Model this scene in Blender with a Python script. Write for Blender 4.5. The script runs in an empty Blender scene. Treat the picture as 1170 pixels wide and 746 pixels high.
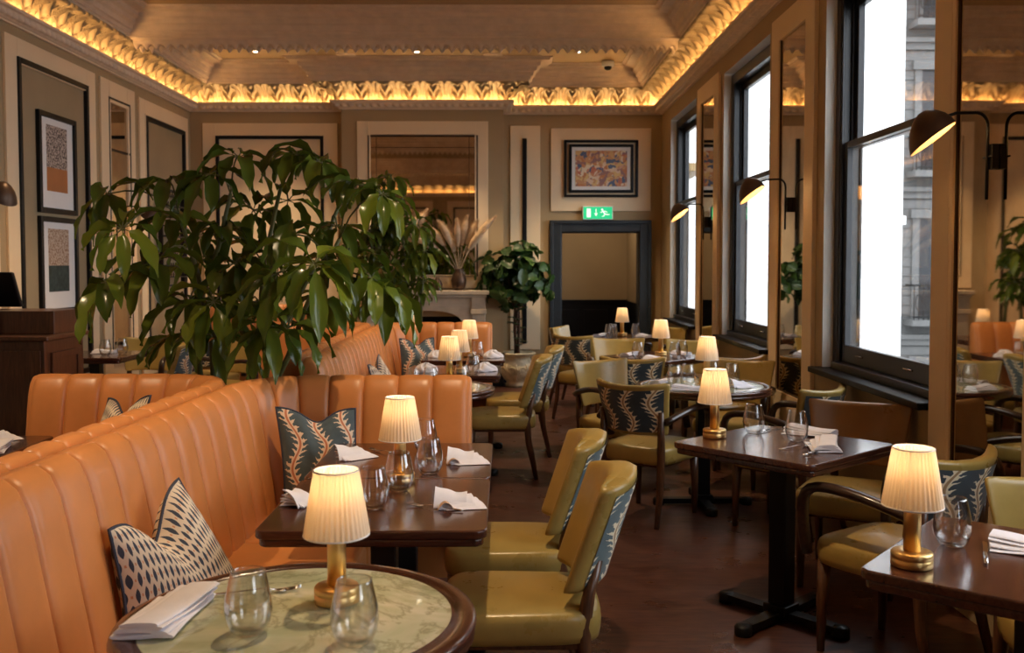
import bpy, math, random
from math import sin, cos, pi, radians as R, sqrt
from mathutils import Vector, Matrix
random.seed(11)
C = bpy.context.scene.collection
sc = bpy.context.scene

# ------------------------------------------------------------ node helpers
def newmat(name):
    m = bpy.data.materials.new(name); m.use_nodes = True
    nt = m.node_tree; b = nt.nodes['Principled BSDF']
    return m, nt, b
class G:
    def __init__(s, nt): s.nt = nt
    def m(s, op, a, b=None, c=None):
        n = s.nt.nodes.new('ShaderNodeMath'); n.operation = op
        for i, v in enumerate((a, b, c)):
            if v is None: continue
            if isinstance(v, (int, float)): n.inputs[i].default_value = v
            else: s.nt.links.new(v, n.inputs[i])
        return n.outputs[0]
    def mix(s, f, a, b):
        n = s.nt.nodes.new('ShaderNodeMix'); n.data_type = 'RGBA'
        for sock, v in ((n.inputs[0], f), (n.inputs[6], a), (n.inputs[7], b)):
            if isinstance(v, (int, float)): sock.default_value = v
            elif isinstance(v, tuple): sock.default_value = v + (1,) if len(v) == 3 else v
            else: s.nt.links.new(v, sock)
        return n.outputs[2]
    def coord(s, kind='Object', scale=None, rot=None):
        n = s.nt.nodes.new('ShaderNodeTexCoord'); o = n.outputs[kind]
        if scale or rot:
            mp = s.nt.nodes.new('ShaderNodeMapping')
            if scale: mp.inputs['Scale'].default_value = scale
            if rot: mp.inputs['Rotation'].default_value = rot
            s.nt.links.new(o, mp.inputs[0]); o = mp.outputs[0]
        return o
    def noise(s, vec, scale, detail=3, rough=.5, dist=0, col=False):
        n = s.nt.nodes.new('ShaderNodeTexNoise'); n.inputs['Scale'].default_value = scale
        n.inputs['Detail'].default_value = detail; n.inputs['Roughness'].default_value = rough
        n.inputs['Distortion'].default_value = dist
        s.nt.links.new(vec, n.inputs['Vector']); return n.outputs[1 if col else 0]
    def vor(s, vec, scale, feat='F1', out=0):
        n = s.nt.nodes.new('ShaderNodeTexVoronoi'); n.inputs['Scale'].default_value = scale; n.feature = feat
        s.nt.links.new(vec, n.inputs['Vector']); return n.outputs[out]
    def ramp(s, f, stops, interp='LINEAR'):
        n = s.nt.nodes.new('ShaderNodeValToRGB'); cr = n.color_ramp; cr.interpolation = interp
        while len(cr.elements) < len(stops): cr.elements.new(.5)
        for e, (p, c) in zip(cr.elements, stops): e.position = p; e.color = tuple(c) + (1,)
        s.nt.links.new(f, n.inputs[0]); return n.outputs[0]
    def bump(s, h, b, strength=.2, dist=.01):
        n = s.nt.nodes.new('ShaderNodeBump'); n.inputs['Strength'].default_value = strength
        n.inputs['Distance'].default_value = dist
        s.nt.links.new(h, n.inputs['Height']); s.nt.links.new(n.outputs[0], b.inputs['Normal'])
    def link(s, a, b): s.nt.links.new(a, b)
    def sep(s, v):
        n = s.nt.nodes.new('ShaderNodeSeparateXYZ'); s.nt.links.new(v, n.inputs[0]); return n.outputs
def simple(name, col, rough=.5, metal=0., var=.12, nscale=6, bump=0., bscale=60, coat=0., spec=.5):
    m, nt, b = newmat(name); g = G(nt)
    co = g.coord()
    n = g.noise(co, nscale, 4)
    lo = tuple(c * (1 - var) for c in col); hi = tuple(min(1, c * (1 + var)) for c in col)
    g.link(g.ramp(n, [(.3, lo), (.7, hi)]), b.inputs['Base Color'])
    b.inputs['Roughness'].default_value = rough; b.inputs['Metallic'].default_value = metal
    b.inputs['Coat Weight'].default_value = coat; b.inputs['Coat Roughness'].default_value = .12
    b.inputs['Specular IOR Level'].default_value = spec
    if bump: g.bump(g.noise(co, bscale, 5), b, bump, .004)
    return m
def wood(name, dark, light, rough=.3, coat=.3, axis='X', sc_=1.):
    m, nt, b = newmat(name); g = G(nt)
    s = {'X': (1.5, 14, 14), 'Y': (14, 1.5, 14), 'Z': (14, 14, 1.5)}[axis]
    co = g.coord(scale=tuple(k * sc_ for k in s))
    n = g.noise(co, 3, 6, .6, 1.2)
    g.link(g.ramp(n, [(.3, dark), (.55, tuple((a + c) / 2 for a, c in zip(dark, light))), (.75, light)]), b.inputs['Base Color'])
    b.inputs['Roughness'].default_value = rough; b.inputs['Coat Weight'].default_value = coat
    b.inputs['Coat Roughness'].default_value = .15
    g.bump(n, b, .06, .003)
    return m
def leather(name, col, rough=.36, var=.16):
    m, nt, b = newmat(name); g = G(nt); co = g.coord()
    n = g.noise(co, 5, 5, .6); f = g.vor(co, 420)
    lo = tuple(c * (1 - var) for c in col); hi = tuple(c * (1 + var) for c in col)
    g.link(g.ramp(n, [(.3, lo), (.7, hi)]), b.inputs['Base Color'])
    g.link(g.ramp(n, [(.3, (rough - .05,) * 3), (.7, (rough + .1,) * 3)]), b.inputs['Roughness'])
    g.bump(g.noise(co, 22, 3), b, .10, .004)
    return m
def vine(name, P=.15, amp=.030, wl=.23, bgA=(.012, .018, .026), bgB=(.055, .085, .10), core=(.45, .27, .12), fr=(.92, .80, .56), k=1.):
    m, nt, b = newmat(name); g = G(nt)
    s = g.sep(g.coord('UV')); u, v = s[0], s[1]
    x0 = g.m('MULTIPLY', g.m('SINE', g.m('MULTIPLY', v, 2 * pi / wl)), amp)
    d = g.m('MULTIPLY', g.m('SUBTRACT', g.m('FRACT', g.m('DIVIDE', g.m('SUBTRACT', u, x0), P)), .5), P)
    ad = g.m('ABSOLUTE', d)
    nz = g.noise(g.coord('UV'), 60 / k, 2)
    ph = g.m('FRACT', g.m('ADD', g.m('ADD', g.m('DIVIDE', v, .026 * k), g.m('DIVIDE', ad, -.055 * k)), g.m('MULTIPLY', nz, .9)))
    arm = g.m('ABSOLUTE', g.m('SUBTRACT', ph, .5))
    lim = g.m('MULTIPLY', g.m('SUBTRACT', 1.0, g.m('DIVIDE', ad, .046 * k)), .42)
    isarm = g.m('LESS_THAN', arm, lim)
    iscream = g.m('LESS_THAN', ad, .013 * k); iscore = g.m('LESS_THAN', ad, .006 * k)
    bg = g.mix(g.noise(g.coord('UV'), 14, 3), bgA, bgB)
    c = g.mix(g.m('MAXIMUM', isarm, iscream), bg, fr)
    c = g.mix(iscore, c, core)
    g.link(c, b.inputs['Base Color']); b.inputs['Roughness'].default_value = .8
    b.inputs['Sheen Weight'].default_value = .3
    g.bump(g.noise(g.coord('UV'), 900, 2), b, .2, .002)
    return m
def dashes(name):
    m, nt, b = newmat(name); g = G(nt)
    s = g.sep(g.coord('UV')); u, v = s[0], s[1]
    row = g.m('FLOOR', g.m('DIVIDE', v, .052))
    fv = g.m('FRACT', g.m('DIVIDE', v, .052))
    uu = g.m('ADD', g.m('DIVIDE', u, .0185), g.m('MULTIPLY', row, .5))
    fu = g.m('FRACT', uu)
    a = g.m('MULTIPLY', g.m('ABSOLUTE', g.m('SUBTRACT', fu, .5)), 2)
    t = g.m('SUBTRACT', g.m('MULTIPLY', fv, 2), 1)
    lim = g.m('MULTIPLY', g.m('SUBTRACT', 1, g.m('MULTIPLY', t, t)), .50)
    dash = g.m('LESS_THAN', a, lim)
    dot = g.m('MULTIPLY', g.m('GREATER_THAN', a, .84), g.m('LESS_THAN', g.m('ABSOLUTE', t), .18))
    c = g.mix(dot, (.72, .60, .46), (.62, .27, .13))
    c = g.mix(dash, c, (.045, .055, .085))
    g.link(c, b.inputs['Base Color']); b.inputs['Roughness'].default_value = .85
    g.bump(g.noise(g.coord('UV'), 700, 2), b, .2, .002)
    return m
def emis(name, col, st):
    m = bpy.data.materials.new(name); m.use_nodes = True; nt = m.node_tree
    nt.nodes.remove(nt.nodes['Principled BSDF'])
    e = nt.nodes.new('ShaderNodeEmission'); e.inputs[0].default_value = tuple(col) + (1,); e.inputs[1].default_value = st
    nt.links.new(e.outputs[0], nt.nodes['Material Output'].inputs[0]); return m
def thin_glass(name, tint=(1, 1, 1), ior=1.5, gain=1.0):
    m = bpy.data.materials.new(name); m.use_nodes = True; nt = m.node_tree
    nt.nodes.remove(nt.nodes['Principled BSDF'])
    t = nt.nodes.new('ShaderNodeBsdfTransparent'); t.inputs[0].default_value = tint + (1,)
    gl = nt.nodes.new('ShaderNodeBsdfGlossy'); gl.inputs['Roughness'].default_value = .02
    f = nt.nodes.new('ShaderNodeLayerWeight'); f.inputs[0].default_value = .5
    g = G(nt); k = g.m('MINIMUM', g.m('ADD', g.m('MULTIPLY', g.m('POWER', f.outputs[1], 2.0), .72 * gain), .055 * gain), 1.)
    mx = nt.nodes.new('ShaderNodeMixShader')
    nt.links.new(k, mx.inputs[0]); nt.links.new(t.outputs[0], mx.inputs[1]); nt.links.new(gl.outputs[0], mx.inputs[2])
    nt.links.new(mx.outputs[0], nt.nodes['Material Output'].inputs[0]); return m

def leafmat(name, col, rough):
    m, nt, b = newmat(name); g = G(nt); co = g.coord()
    gi = nt.nodes.new('ShaderNodeNewGeometry').outputs['Random Per Island']
    n = g.m('ADD', g.m('MULTIPLY', g.noise(co, 6, 4), .35), g.m('MULTIPLY', gi, .65))
    c = g.ramp(n, [(.15, tuple(k * .3 for k in col)), (.55, col), (.9, (col[0] * 2.3, col[1] * 1.75, col[2] * 1.3))])
    g.link(c, b.inputs['Base Color']); b.inputs['Roughness'].default_value = rough
    t = nt.nodes.new('ShaderNodeBsdfTranslucent'); t.inputs[0].default_value = (col[0] * 3, col[1] * 2.6, col[2] * 1.5, 1)
    mx = nt.nodes.new('ShaderNodeMixShader'); mx.inputs[0].default_value = .13
    nt.links.new(b.outputs[0], mx.inputs[1]); nt.links.new(t.outputs[0], mx.inputs[2]); nt.links.new(mx.outputs[0], nt.nodes['Material Output'].inputs[0])
    return m
M = {}
M['wall'] = simple('wall_paint', (.43, .315, .175), .75, var=.05, nscale=2, bump=.05, bscale=40)
M['cream'] = simple('cream_paint', (.86, .68, .45), .6, var=.04, nscale=2)
M['khaki'] = simple('khaki_paint', (.36, .27, .155), .7, var=.06, nscale=3)
M['reveal'] = simple('pale_reveal', (.72, .68, .60), .6, var=.04)
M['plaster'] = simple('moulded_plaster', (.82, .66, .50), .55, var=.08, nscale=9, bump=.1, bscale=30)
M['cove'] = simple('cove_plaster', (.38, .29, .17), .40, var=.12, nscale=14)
M['ceil'] = simple('ceiling_paint', (.46, .31, .14), .5, var=.06, nscale=1.5)
M['black'] = simple('black_paint', (.006, .006, .007), .4, var=.2, spec=.25)
M['blackmetal'] = simple('black_metal', (.006, .0055, .0055), .42, var=.2, spec=.3)
M['navy'] = simple('slate_blue_paint', (.022, .029, .038), .4, var=.15, spec=.35)
M['sash'] = simple('dark_sash_paint', (.010, .011, .014), .32, var=.2)
M['orange'] = leather('tan_orange_leather', (.60, .225, .065), .36, .10)
M['olive'] = leather('olive_leather', (.38, .255, .068), .28, .15)
M['shadedolive'] = leather('shaded_olive_leather', (.24, .115, .035), .28, .15)  # olive leather darkened to brown, its shade painted into the colour
M['chairwood'] = wood('chair_wood', (.045, .016, .007), (.17, .07, .028), .35, .3, 'Z')
M['armwood'] = wood('arm_wood', (.012, .005, .003), (.055, .021, .010), .3, .4, 'Y')
M['tablewood'] = wood('table_wood', (.035, .010, .006), (.105, .034, .018), .22, .5, 'X')
M['stationwood'] = wood('station_wood', (.06, .02, .01), (.16, .06, .025), .35, .3, 'Z')
M['brass'] = simple('brushed_brass', (.82, .55, .22), .33, metal=1., var=.06, nscale=20)
M['bronze'] = simple('dark_bronze', (.10, .06, .04), .4, metal=.7, var=.2)
M['steel'] = simple('polished_steel', (.62, .60, .58), .16, metal=1., var=.05)
M['napkin'] = simple('white_linen', (.80, .78, .84), .85, var=.03, nscale=30, bump=.15, bscale=300)
M['card'] = simple('kraft_card', (.45, .28, .17), .7)
M['stone'] = simple('carved_stone', (.52, .43, .32), .75, var=.14, nscale=8, bump=.2, bscale=40)
M['urn'] = simple('aged_cream_glaze', (.60, .50, .32), .5, var=.3, nscale=12, bump=.4, bscale=22)
M['soot'] = simple('soot_black', (.01, .01, .01), .9)
M['leaf'] = leafmat('glossy_leaf', (.085, .135, .018), .22)
M['figleaf'] = leafmat('fig_leaf', (.030, .075, .018), .38)
M['oliveleaf'] = simple('dusty_leaf', (.085, .12, .045), .55, var=.4, nscale=9)
M['stem'] = simple('green_stem', (.12, .13, .04), .5, var=.3)
M['bark'] = simple('bark', (.10, .05, .03), .8, var=.3, bump=.4, bscale=30)
M['soil'] = simple('soil', (.03, .02, .012), .95, bump=.5)
M['pampas'] = simple('pampas_plume', (.62, .46, .30), .9, var=.2, nscale=20)
M['vine'] = vine('vine_fabric')
M['vinebig'] = vine('vine_fabric_large', P=.155, amp=.030, wl=.24, core=(.50, .17, .08), fr=(.72, .56, .42), k=1.05, bgA=(.018, .030, .040), bgB=(.085, .125, .145))
M['vineteal'] = vine('vine_fabric_teal', P=.13, bgA=(.05, .085, .095), bgB=(.12, .18, .19))
M['dash'] = dashes('dash_print_fabric')
M['navypipe'] = simple('navy_piping', (.03, .035, .06), .7)
M['glass'] = thin_glass('tumbler_glass', (.985, .985, .985), 1.45, 1.5)
M['pane'] = thin_glass('window_glass', (.98, .99, 1.), 1.4, .6)
M['white'] = simple('white_card', (.82, .80, .78), .6, var=.02)
M['extwhite'] = simple('white_render', (.93, .93, .92), .8, var=.02)
M['extstone'] = simple('grey_ashlar', (.12, .118, .113), .85, var=.12, nscale=1.5)
M['exttrim'] = simple('pale_ashlar', (.16, .157, .152), .85, var=.08)
M['asphalt'] = simple('asphalt', (.1, .1, .1), .9)
M['bulb'] = emis('warm_bulb', (1., .62, .28), 40.)
M['lampbulb'] = emis('lamp_bulb', (1., .66, .34), 13.)
M['led'] = emis('warm_led', (1., .57, .21), 18.)
M['spot'] = emis('spot_lens', (1., .80, .55), 12.)
M['ext'] = simple('sconce_inner', (.8, .6, .35), .4)
# mirror: slightly antiqued
m, nt, b = newmat('antique_mirror'); g = G(nt)
b.inputs['Metallic'].default_value = 1.
g.link(g.ramp(g.noise(g.coord(), 5, 5, .65), [(.3, (.50, .41, .30)), (.7, (.64, .55, .43))]), b.inputs['Base Color'])
b.inputs['Roughness'].default_value = .025
M['mirror'] = m
# marble
m, nt, b = newmat('green_onyx'); g = G(nt); co = g.coord()
n = g.noise(co, 3.2, 6, .6, 1.6)
v = g.noise(co, 2.1, 8, .65, 2.6)
vein = g.m('SUBTRACT', 1., g.m('MINIMUM', g.m('MULTIPLY', g.m('ABSOLUTE', g.m('SUBTRACT', v, .5)), 26.), 1.))
c = g.ramp(n, [(.28, (.33, .36, .20)), (.45, (.52, .52, .34)), (.6, (.66, .63, .46)), (.78, (.78, .73, .58))])
c = g.mix(g.m('MULTIPLY', vein, .55), c, (.20, .19, .09))
g.link(c, b.inputs['Base Color']); b.inputs['Roughness'].default_value = .12; b.inputs['Coat Weight'].default_value = .4
M['marble'] = m
# floor boards
m, nt, b = newmat('floor_boards'); g = G(nt)
co = g.coord('Object', rot=(0, 0, R(38)))
br = nt.nodes.new('ShaderNodeTexBrick'); g.link(co, br.inputs['Vector'])
br.inputs['Scale'].default_value = 1.; br.inputs['Brick Width'].default_value = 1.4; br.inputs['Row Height'].default_value = .14
br.inputs['Mortar Size'].default_value = .0025; br.inputs['Bias'].default_value = 0
br.inputs['Color1'].default_value = (.080, .028, .017, 1); br.inputs['Color2'].default_value = (.045, .016, .011, 1)
br.inputs['Mortar'].default_value = (.012, .005, .004, 1)
co2 = g.coord('Object', scale=(1, 9, 1), rot=(0, 0, R(38)))
n = g.noise(co2, 5, 6, .65, .6)
blot = g.noise(g.coord(), 1.1, 4)
c = g.mix(g.ramp(n, [(.42, (0,) * 3), (.66, (.9,) * 3)]), br.outputs[0], (.15, .060, .034))
c = g.mix(g.m('MULTIPLY', blot, .5), c, (.06, .020, .012))
g.link(c, b.inputs['Base Color'])
g.link(g.ramp(g.noise(g.coord(), 4, 5), [(.3, (.24,) * 3), (.7, (.42,) * 3)]), b.inputs['Roughness'])
g.bump(n, b, .10, .003)
M['floor'] = m
# pleated shade: translucent
m = bpy.data.materials.new('pleated_shade'); m.use_nodes = True; nt = m.node_tree
b = nt.nodes['Principled BSDF']; b.inputs['Base Color'].default_value = (.80, .72, .58, 1); b.inputs['Roughness'].default_value = .8
t = nt.nodes.new('ShaderNodeBsdfTranslucent'); t.inputs[0].default_value = (.74, .60, .42, 1)
mx = nt.nodes.new('ShaderNodeMixShader'); mx.inputs[0].default_value = .30
nt.links.new(b.outputs[0], mx.inputs[1]); nt.links.new(t.outputs[0], mx.inputs[2]); nt.links.new(mx.outputs[0], nt.nodes['Material Output'].inputs[0])
M['shade'] = m
# prints
def printmat(name, c1, c2, sc1=60, thr=.45):
    m, nt, b = newmat(name); g = G(nt); co = g.coord()
    n = g.noise(co, sc1, 3, .6)
    g.link(g.ramp(n, [(thr, c1), (thr + .04, c2)]), b.inputs['Base Color']); b.inputs['Roughness'].default_value = .7
    return m
M['speck'] = printmat('speckled_print', (.10, .07, .06), (.55, .45, .38), 55, .48)
M['speck2'] = printmat('flecked_print', (.30, .16, .09), (.60, .46, .34), 50, .46)
M['blockorange'] = simple('orange_block', (.46, .17, .05), .7, var=.1)
M['blockgreen'] = simple('dark_green_block', (.03, .05, .045), .7, var=.5, nscale=25)
m, nt, b = newmat('painted_crowd'); g = G(nt); co = g.coord()
cell = g.vor(g.noise(co, 4.5, 3, col=True), 10, 'F1', 1)
s = g.sep(cell)
c = g.ramp(s[0], [(.1, (.10, .14, .24)), (.25, (.55, .20, .08)), (.45, (.62, .33, .16)), (.6, (.75, .55, .22)), (.75, (.55, .15, .08)), (.9, (.80, .68, .50))])
g.link(c, b.inputs['Base Color']); M['painting'] = m

# ------------------------------------------------------------ mesh builder
class MB:
    def __init__(s): s.v = []; s.f = []; s.uv = {}; s.sm = []
    def add(s, vs, fs, smooth=False, uvs=None):
        o = len(s.v); s.v += [tuple(p) for p in vs]
        for f in fs:
            s.f.append(tuple(i + o for i in f)); s.sm.append(smooth)
        if uvs:
            for i, q in enumerate(uvs): s.uv[o + i] = q
        return s
    def box(s, x0, x1, y0, y1, z0, z1):
        v = [(x, y, z) for z in (z0, z1) for y in (y0, y1) for x in (x0, x1)]
        return s.add(v, [(0, 2, 3, 1), (4, 5, 7, 6), (0, 1, 5, 4), (2, 6, 7, 3), (0, 4, 6, 2), (1, 3, 7, 5)])
    def lathe(s, prof, n=32, cx=0, cy=0, smooth=True, cap=True):
        vs = []; fs = []
        for (r, z) in prof:
            for i in range(n):
                a = 2 * pi * i / n; vs.append((cx + r * cos(a), cy + r * sin(a), z))
        for k in range(len(prof) - 1):
            for i in range(n):
                j = (i + 1) % n; fs.append((k * n + i, k * n + j, (k + 1) * n + j, (k + 1) * n + i))
        if cap:
            if prof[0][0] > 1e-5: fs.append(tuple(reversed(range(n))))
            if prof[-1][0] > 1e-5: fs.append(tuple((len(prof) - 1) * n + i for i in range(n)))
        return s.add(vs, fs, smooth)
    def tube(s, pts, r, n=8, smooth=True, sq=None):
        pts = [Vector(p) for p in pts]; N = len(pts)
        rr = r if isinstance(r, (list, tuple)) else [r] * N
        vs = []; fs = []; up = None
        for i, p in enumerate(pts):
            d = (pts[min(i + 1, N - 1)] - pts[max(i - 1, 0)]).normalized()
            if up is None:
                up = Vector((0, 0, 1)) if abs(d.z) < .9 else Vector((0, 1, 0))
            a = d.cross(up).normalized(); b2 = a.cross(d).normalized(); up = b2
            for k in range(n):
                t = 2 * pi * (k + .5) / n
                ca, sa = cos(t), sin(t)
                if sq: ca *= sq[0]; sa *= sq[1]
                vs.append(p + (a * ca + b2 * sa) * rr[i])
        for i in range(N - 1):
            for k in range(n):
                j = (k + 1) % n; fs.append((i * n + k, i * n + j, (i + 1) * n + j, (i + 1) * n + k))
        fs.append(tuple(reversed(range(n)))); fs.append(tuple((N - 1) * n + k for k in range(n)))
        return s.add(vs, fs, smooth)
    def prism(s, poly, z0, z1):
        n = len(poly)
        v = [(x, y, z0) for x, y in poly] + [(x, y, z1) for x, y in poly]
        f = [tuple(reversed(range(n))), tuple(range(n, 2 * n))] + [(i, (i + 1) % n, n + (i + 1) % n, n + i) for i in range(n)]
        return s.add(v, f)
    def grid(s, fn, nu, nv, smooth=True, uvfn=None, closeu=False):
        vs = []; uv = []
        for j in range(nv + 1):
            for i in range(nu + 1):
                a, b2 = i / nu, j / nv
                vs.append(fn(a, b2)); uv.append(uvfn(a, b2) if uvfn else (a, b2))
        fs = [(j * (nu + 1) + i, j * (nu + 1) + i + 1, (j + 1) * (nu + 1) + i + 1, (j + 1) * (nu + 1) + i) for j in range(nv) for i in range(nu)]
        return s.add(vs, fs, smooth, uv)
    def ball(s, c, r, n=12, m_=8):
        rx, ry, rz = r if isinstance(r, tuple) else (r, r, r)
        return s.grid(lambda a, b2: (c[0] + rx * sin(pi * b2) * cos(2 * pi * a), c[1] + ry * sin(pi * b2) * sin(2 * pi * a), c[2] - rz * cos(pi * b2)), n, m_)
    def mesh(s, name, mat):
        me = bpy.data.meshes.new(name); me.from_pydata(s.v, [], s.f); me.update()
        me.polygons.foreach_set('use_smooth', s.sm)
        if s.uv:
            l = me.uv_layers.new(name='UVMap')
            for lp in me.loops:
                l.data[lp.index].uv = s.uv.get(lp.vertex_index, (0, 0))
        me.materials.append(mat); return me
def obj(name, mb, mat, parent=None, bevel=0., seg=2, label=None):
    o = bpy.data.objects.new(name, mb.mesh(name, mat)); C.objects.link(o)
    if parent: o.parent = parent
    if bevel:
        b = o.modifiers.new('bevel', 'BEVEL'); b.width = bevel; b.segments = seg; b.limit_method = 'ANGLE'; b.angle_limit = R(40)
    if label: o['label'] = label
    return o
def tag(o, label, cat, group=None, loc=None, rotz=0):
    o['label'] = label; o['category'] = cat
    if group: o['group'] = group
    if loc: o.location = loc; o.rotation_euler = (0, 0, rotz)
    return o
def thing(name, label, cat, loc=(0, 0, 0), rotz=0, group=None):
    o = bpy.data.objects.new(name, None); C.objects.link(o); o.empty_display_size = .1
    o.location = loc; o.rotation_euler = (0, 0, rotz); o['label'] = label; o['category'] = cat
    if group: o['group'] = group
    return o
def struct(name, mb, mat, bevel=0.):
    o = obj(name, mb, mat, None, bevel); o['kind'] = 'structure'; return o
KIDS = {}
def dup(root, loc, rotz=0, label=None, group=None):
    r = root.copy(); C.objects.link(r); r.location = loc; r.rotation_euler = (0, 0, rotz)
    if label: r['label'] = label
    if group: r['group'] = group
    for ch in [o for o in C.objects if o.parent == root]:
        c = ch.copy(); C.objects.link(c); c.parent = r
        for gch in [o for o in C.objects if o.parent == ch]:
            d = gch.copy(); C.objects.link(d); d.parent = c
    return r
def rot2(x, y, a): return (x * cos(a) - y * sin(a), x * sin(a) + y * cos(a))

# ------------------------------------------------------------ the room shell
XL, XR, YB, YR = -3.89, 1.98, 12.2, -3.2
ZC = 3.38                       # underside of cornice
WIN = [(-1.10, .42), (1.68, 3.20), (4.46, 5.98), (7.24, 8.76), (10.02, 11.54)]
ZS, ZH = .86, 3.22
struct('floor', MB().box(XL - .2, XR + .2, YR - .2, YB + .2, -.1, 0), M['floor'])
struct('wall_left', MB().box(XL - .2, XL, YR - .2, 12.4, 0, 4.1), M['wall'])
struct('wall_rear', MB().box(XL, XR + .2, YR - .2, YR, 0, 4.1), M['wall'])
w = MB()
ys = [YR]
for a, b_ in WIN: ys += [a, b_]
ys.append(YB + .2)
for i in range(0, len(ys), 2): w.box(XR, XR + .22, ys[i], ys[i + 1], 0, 4.1)
for a, b_ in WIN:
    w.box(XR, XR + .22, a, b_, 0, ZS - .03); w.box(XR, XR + .22, a, b_, ZH, 4.1)
struct('wall_right', w, M['wall'])
w = MB()
w.box(XL, -1.99, 12.0, 12.4, 0, 4.1)
FBX0, FBX1 = -1.42, -.50
w.box(-1.99, FBX0, 11.82, 12.4, 0, 4.1); w.box(FBX1, -.02, 11.82, 12.4, 0, 4.1); w.box(FBX0, FBX1, 11.82, 12.4, .86, 4.1)
w.box(FBX0, FBX1, 12.3, 12.4, 0, .86)
DX0, DX1, DZ = .71, 1.70, 1.91
w.box(-.02, DX0, 12.2, 12.4, 0, 4.1); w.box(DX1, XR, 12.2, 12.4, 0, 4.1); w.box(DX0, DX1, 12.2, 12.4, DZ, 4.1)
struct('wall_back', w, M['wall'])
struct('ceiling', MB().box(XL - .2, XR + .34, YR - .2, YB + .2, 3.91, 4.1), M['ceil'])
# passage beyond the door
w = MB(); w.box(.2, 2.6, 13.9, 14.0, .98, 2.7); w.box(.2, .25, 12.4, 13.9, 0, 2.7); w.box(1.76, 1.98, 12.45, 13.9, .98, 2.7)
struct('wall_passage', w, M['wall'])
w = MB(); w.box(.2, 2.6, 13.87, 13.99, 0, .95); w.box(.2, 2.6, 13.85, 13.99, .95, .99); w.box(1.745, 1.98, 12.45, 13.87, 0, .98)
for i in range(5): w.box(.3 + i * .42, .3 + i * .42 + .34, 13.855, 13.87, .2, .85)
struct('wall_wainscot', w, M['black'], .004)
struct('ceiling_passage', MB().box(.2, 2.6, 12.4, 14.0, 2.7, 2.8), M['ceil'])
struct('floor_passage', MB().box(.2, 2.6, 12.4, 14.0, -.1, 0), M['floor'])
l = bpy.data.lights.new('passage_lamp', 'AREA'); l.energy = 4; l.size = .3; l.color = (1, .8, .58)
lo = bpy.data.objects.new('passage_lamp', l); C.objects.link(lo); lo.location = (1.1, 12.9, 2.62); lo['kind'] = 'structure'

# ------------------------------------------------------------ cornice sweeps
ROOM = [(XL, YR), (XR, YR), (XR, 12.2), (-.02, 12.2), (-.02, 11.82), (-1.99, 11.82), (-1.99, 12.0), (XL, 12.0)]
def offset(path, d):
    n = len(path); out = []
    for i in range(n):
        p0 = Vector(path[i - 1]); p1 = Vector(path[i]); p2 = Vector(path[(i + 1) % n])
        a = (p1 - p0).normalized(); b2 = (p2 - p1).normalized()
        na = Vector((-a.y, a.x)); nb = Vector((-b2.y, b2.x))
        k = 1 + na.dot(nb)
        out.append(p1 + (na + nb) * (d / k))
    return out
def sweep(mb, path, prof, relief=None, step=None, smooth=False, gain=1.):
    rings = [offset(path, d) for d, z in prof]; n = len(path); m_ = len(prof)
    for i in range(n):
        j = (i + 1) % n
        p0 = Vector(path[i]); p1 = Vector(path[j]); L = (p1 - p0).length
        d = (p1 - p0).normalized(); nn = Vector((-d.y, d.x, 0))
        k = 1
        if step: k = max(1, int(L / step))
        vs = []; fs = []
        for q in range(k + 1):
            t = q / k
            for r_, (off, z) in enumerate(prof):
                a = rings[r_][i]; b2 = rings[r_][j]; p = a.lerp(b2, t)
                P_ = Vector((p.x, p.y, z))
                if relief:
                    s_ = (Vector((p.x, p.y)) - p0).dot(d)
                    h = relief(s_ - L / 2, r_ / (m_ - 1), P_)
                    P_ += nn * h * .8 * gain + Vector((0, 0, -h * .6 * gain))
                vs.append(P_)
        for q in range(k):
            for r_ in range(m_ - 1):
                fs.append((q * m_ + r_, (q + 1) * m_ + r_, (q + 1) * m_ + r_ + 1, q * m_ + r_ + 1))
        mb.add(vs, fs, smooth)
def ex(x): return math.exp(-x * x)
def acanthus(s, t, P_):
    a = (s / .29) % 1.0 - .5
    f = min(1, t * 8) * min(1, (1 - t) * 10)
    r_ = sqrt((a * 2.3) ** 2 + ((t - .38) * 1.35) ** 2)
    h = .030 * ex((r_ - .80) / .09)
    wd = .30 * (1 - .55 * t) + .02
    if abs(a) < wd: h += .038 * (1 - (a / wd) ** 2) ** .5 * (.62 + .38 * cos(15 * (t - abs(a) * 1.7)))
    h += .020 * ex(a / .035) * (t < .85)
    h += .026 * ex((abs(a) - .5) / .05) * (.5 + .5 * t)
    h += .02 * ex((t - .93) / .05) * (.5 + .5 * cos(a * 2 * pi * 4))
    return h * f
pr = [(.035 + .265 * (1 - cos(k / 18 * pi / 2)), 3.47 + .20 * sin(k / 18 * pi / 2)) for k in range(19)]
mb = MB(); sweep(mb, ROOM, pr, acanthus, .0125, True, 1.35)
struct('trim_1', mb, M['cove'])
def beads(s, t, P_):
    a = (s / .09) % 1.0 - .5
    return .036 * max(0, 1 - ((a * 2.6) ** 2 + ((t - .5) * 3.2) ** 2)) ** .5 if (a * 2.6) ** 2 + ((t - .5) * 3.2) ** 2 < 1 else 0
mb = MB()
sweep(mb, ROOM, [(0, ZC), (.03, ZC), (.03, ZC + .012), (.05, ZC + .018)])
sweep(mb, ROOM, [(.05 + .05 * k / 6, ZC + .018 + .055 * k / 6) for k in range(7)], beads, .0125, True)
sweep(mb, ROOM, [(.10, ZC + .073), (.125, ZC + .078), (.13, ZC + .095), (.12, ZC + .105), (.112, ZC + .09), (.0, ZC + .09)])
struct('trim_2', mb, M['plaster'])
mb = MB(); sweep(mb, ROOM, [(.095, ZC + .093), (.062, ZC + .096)])
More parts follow.
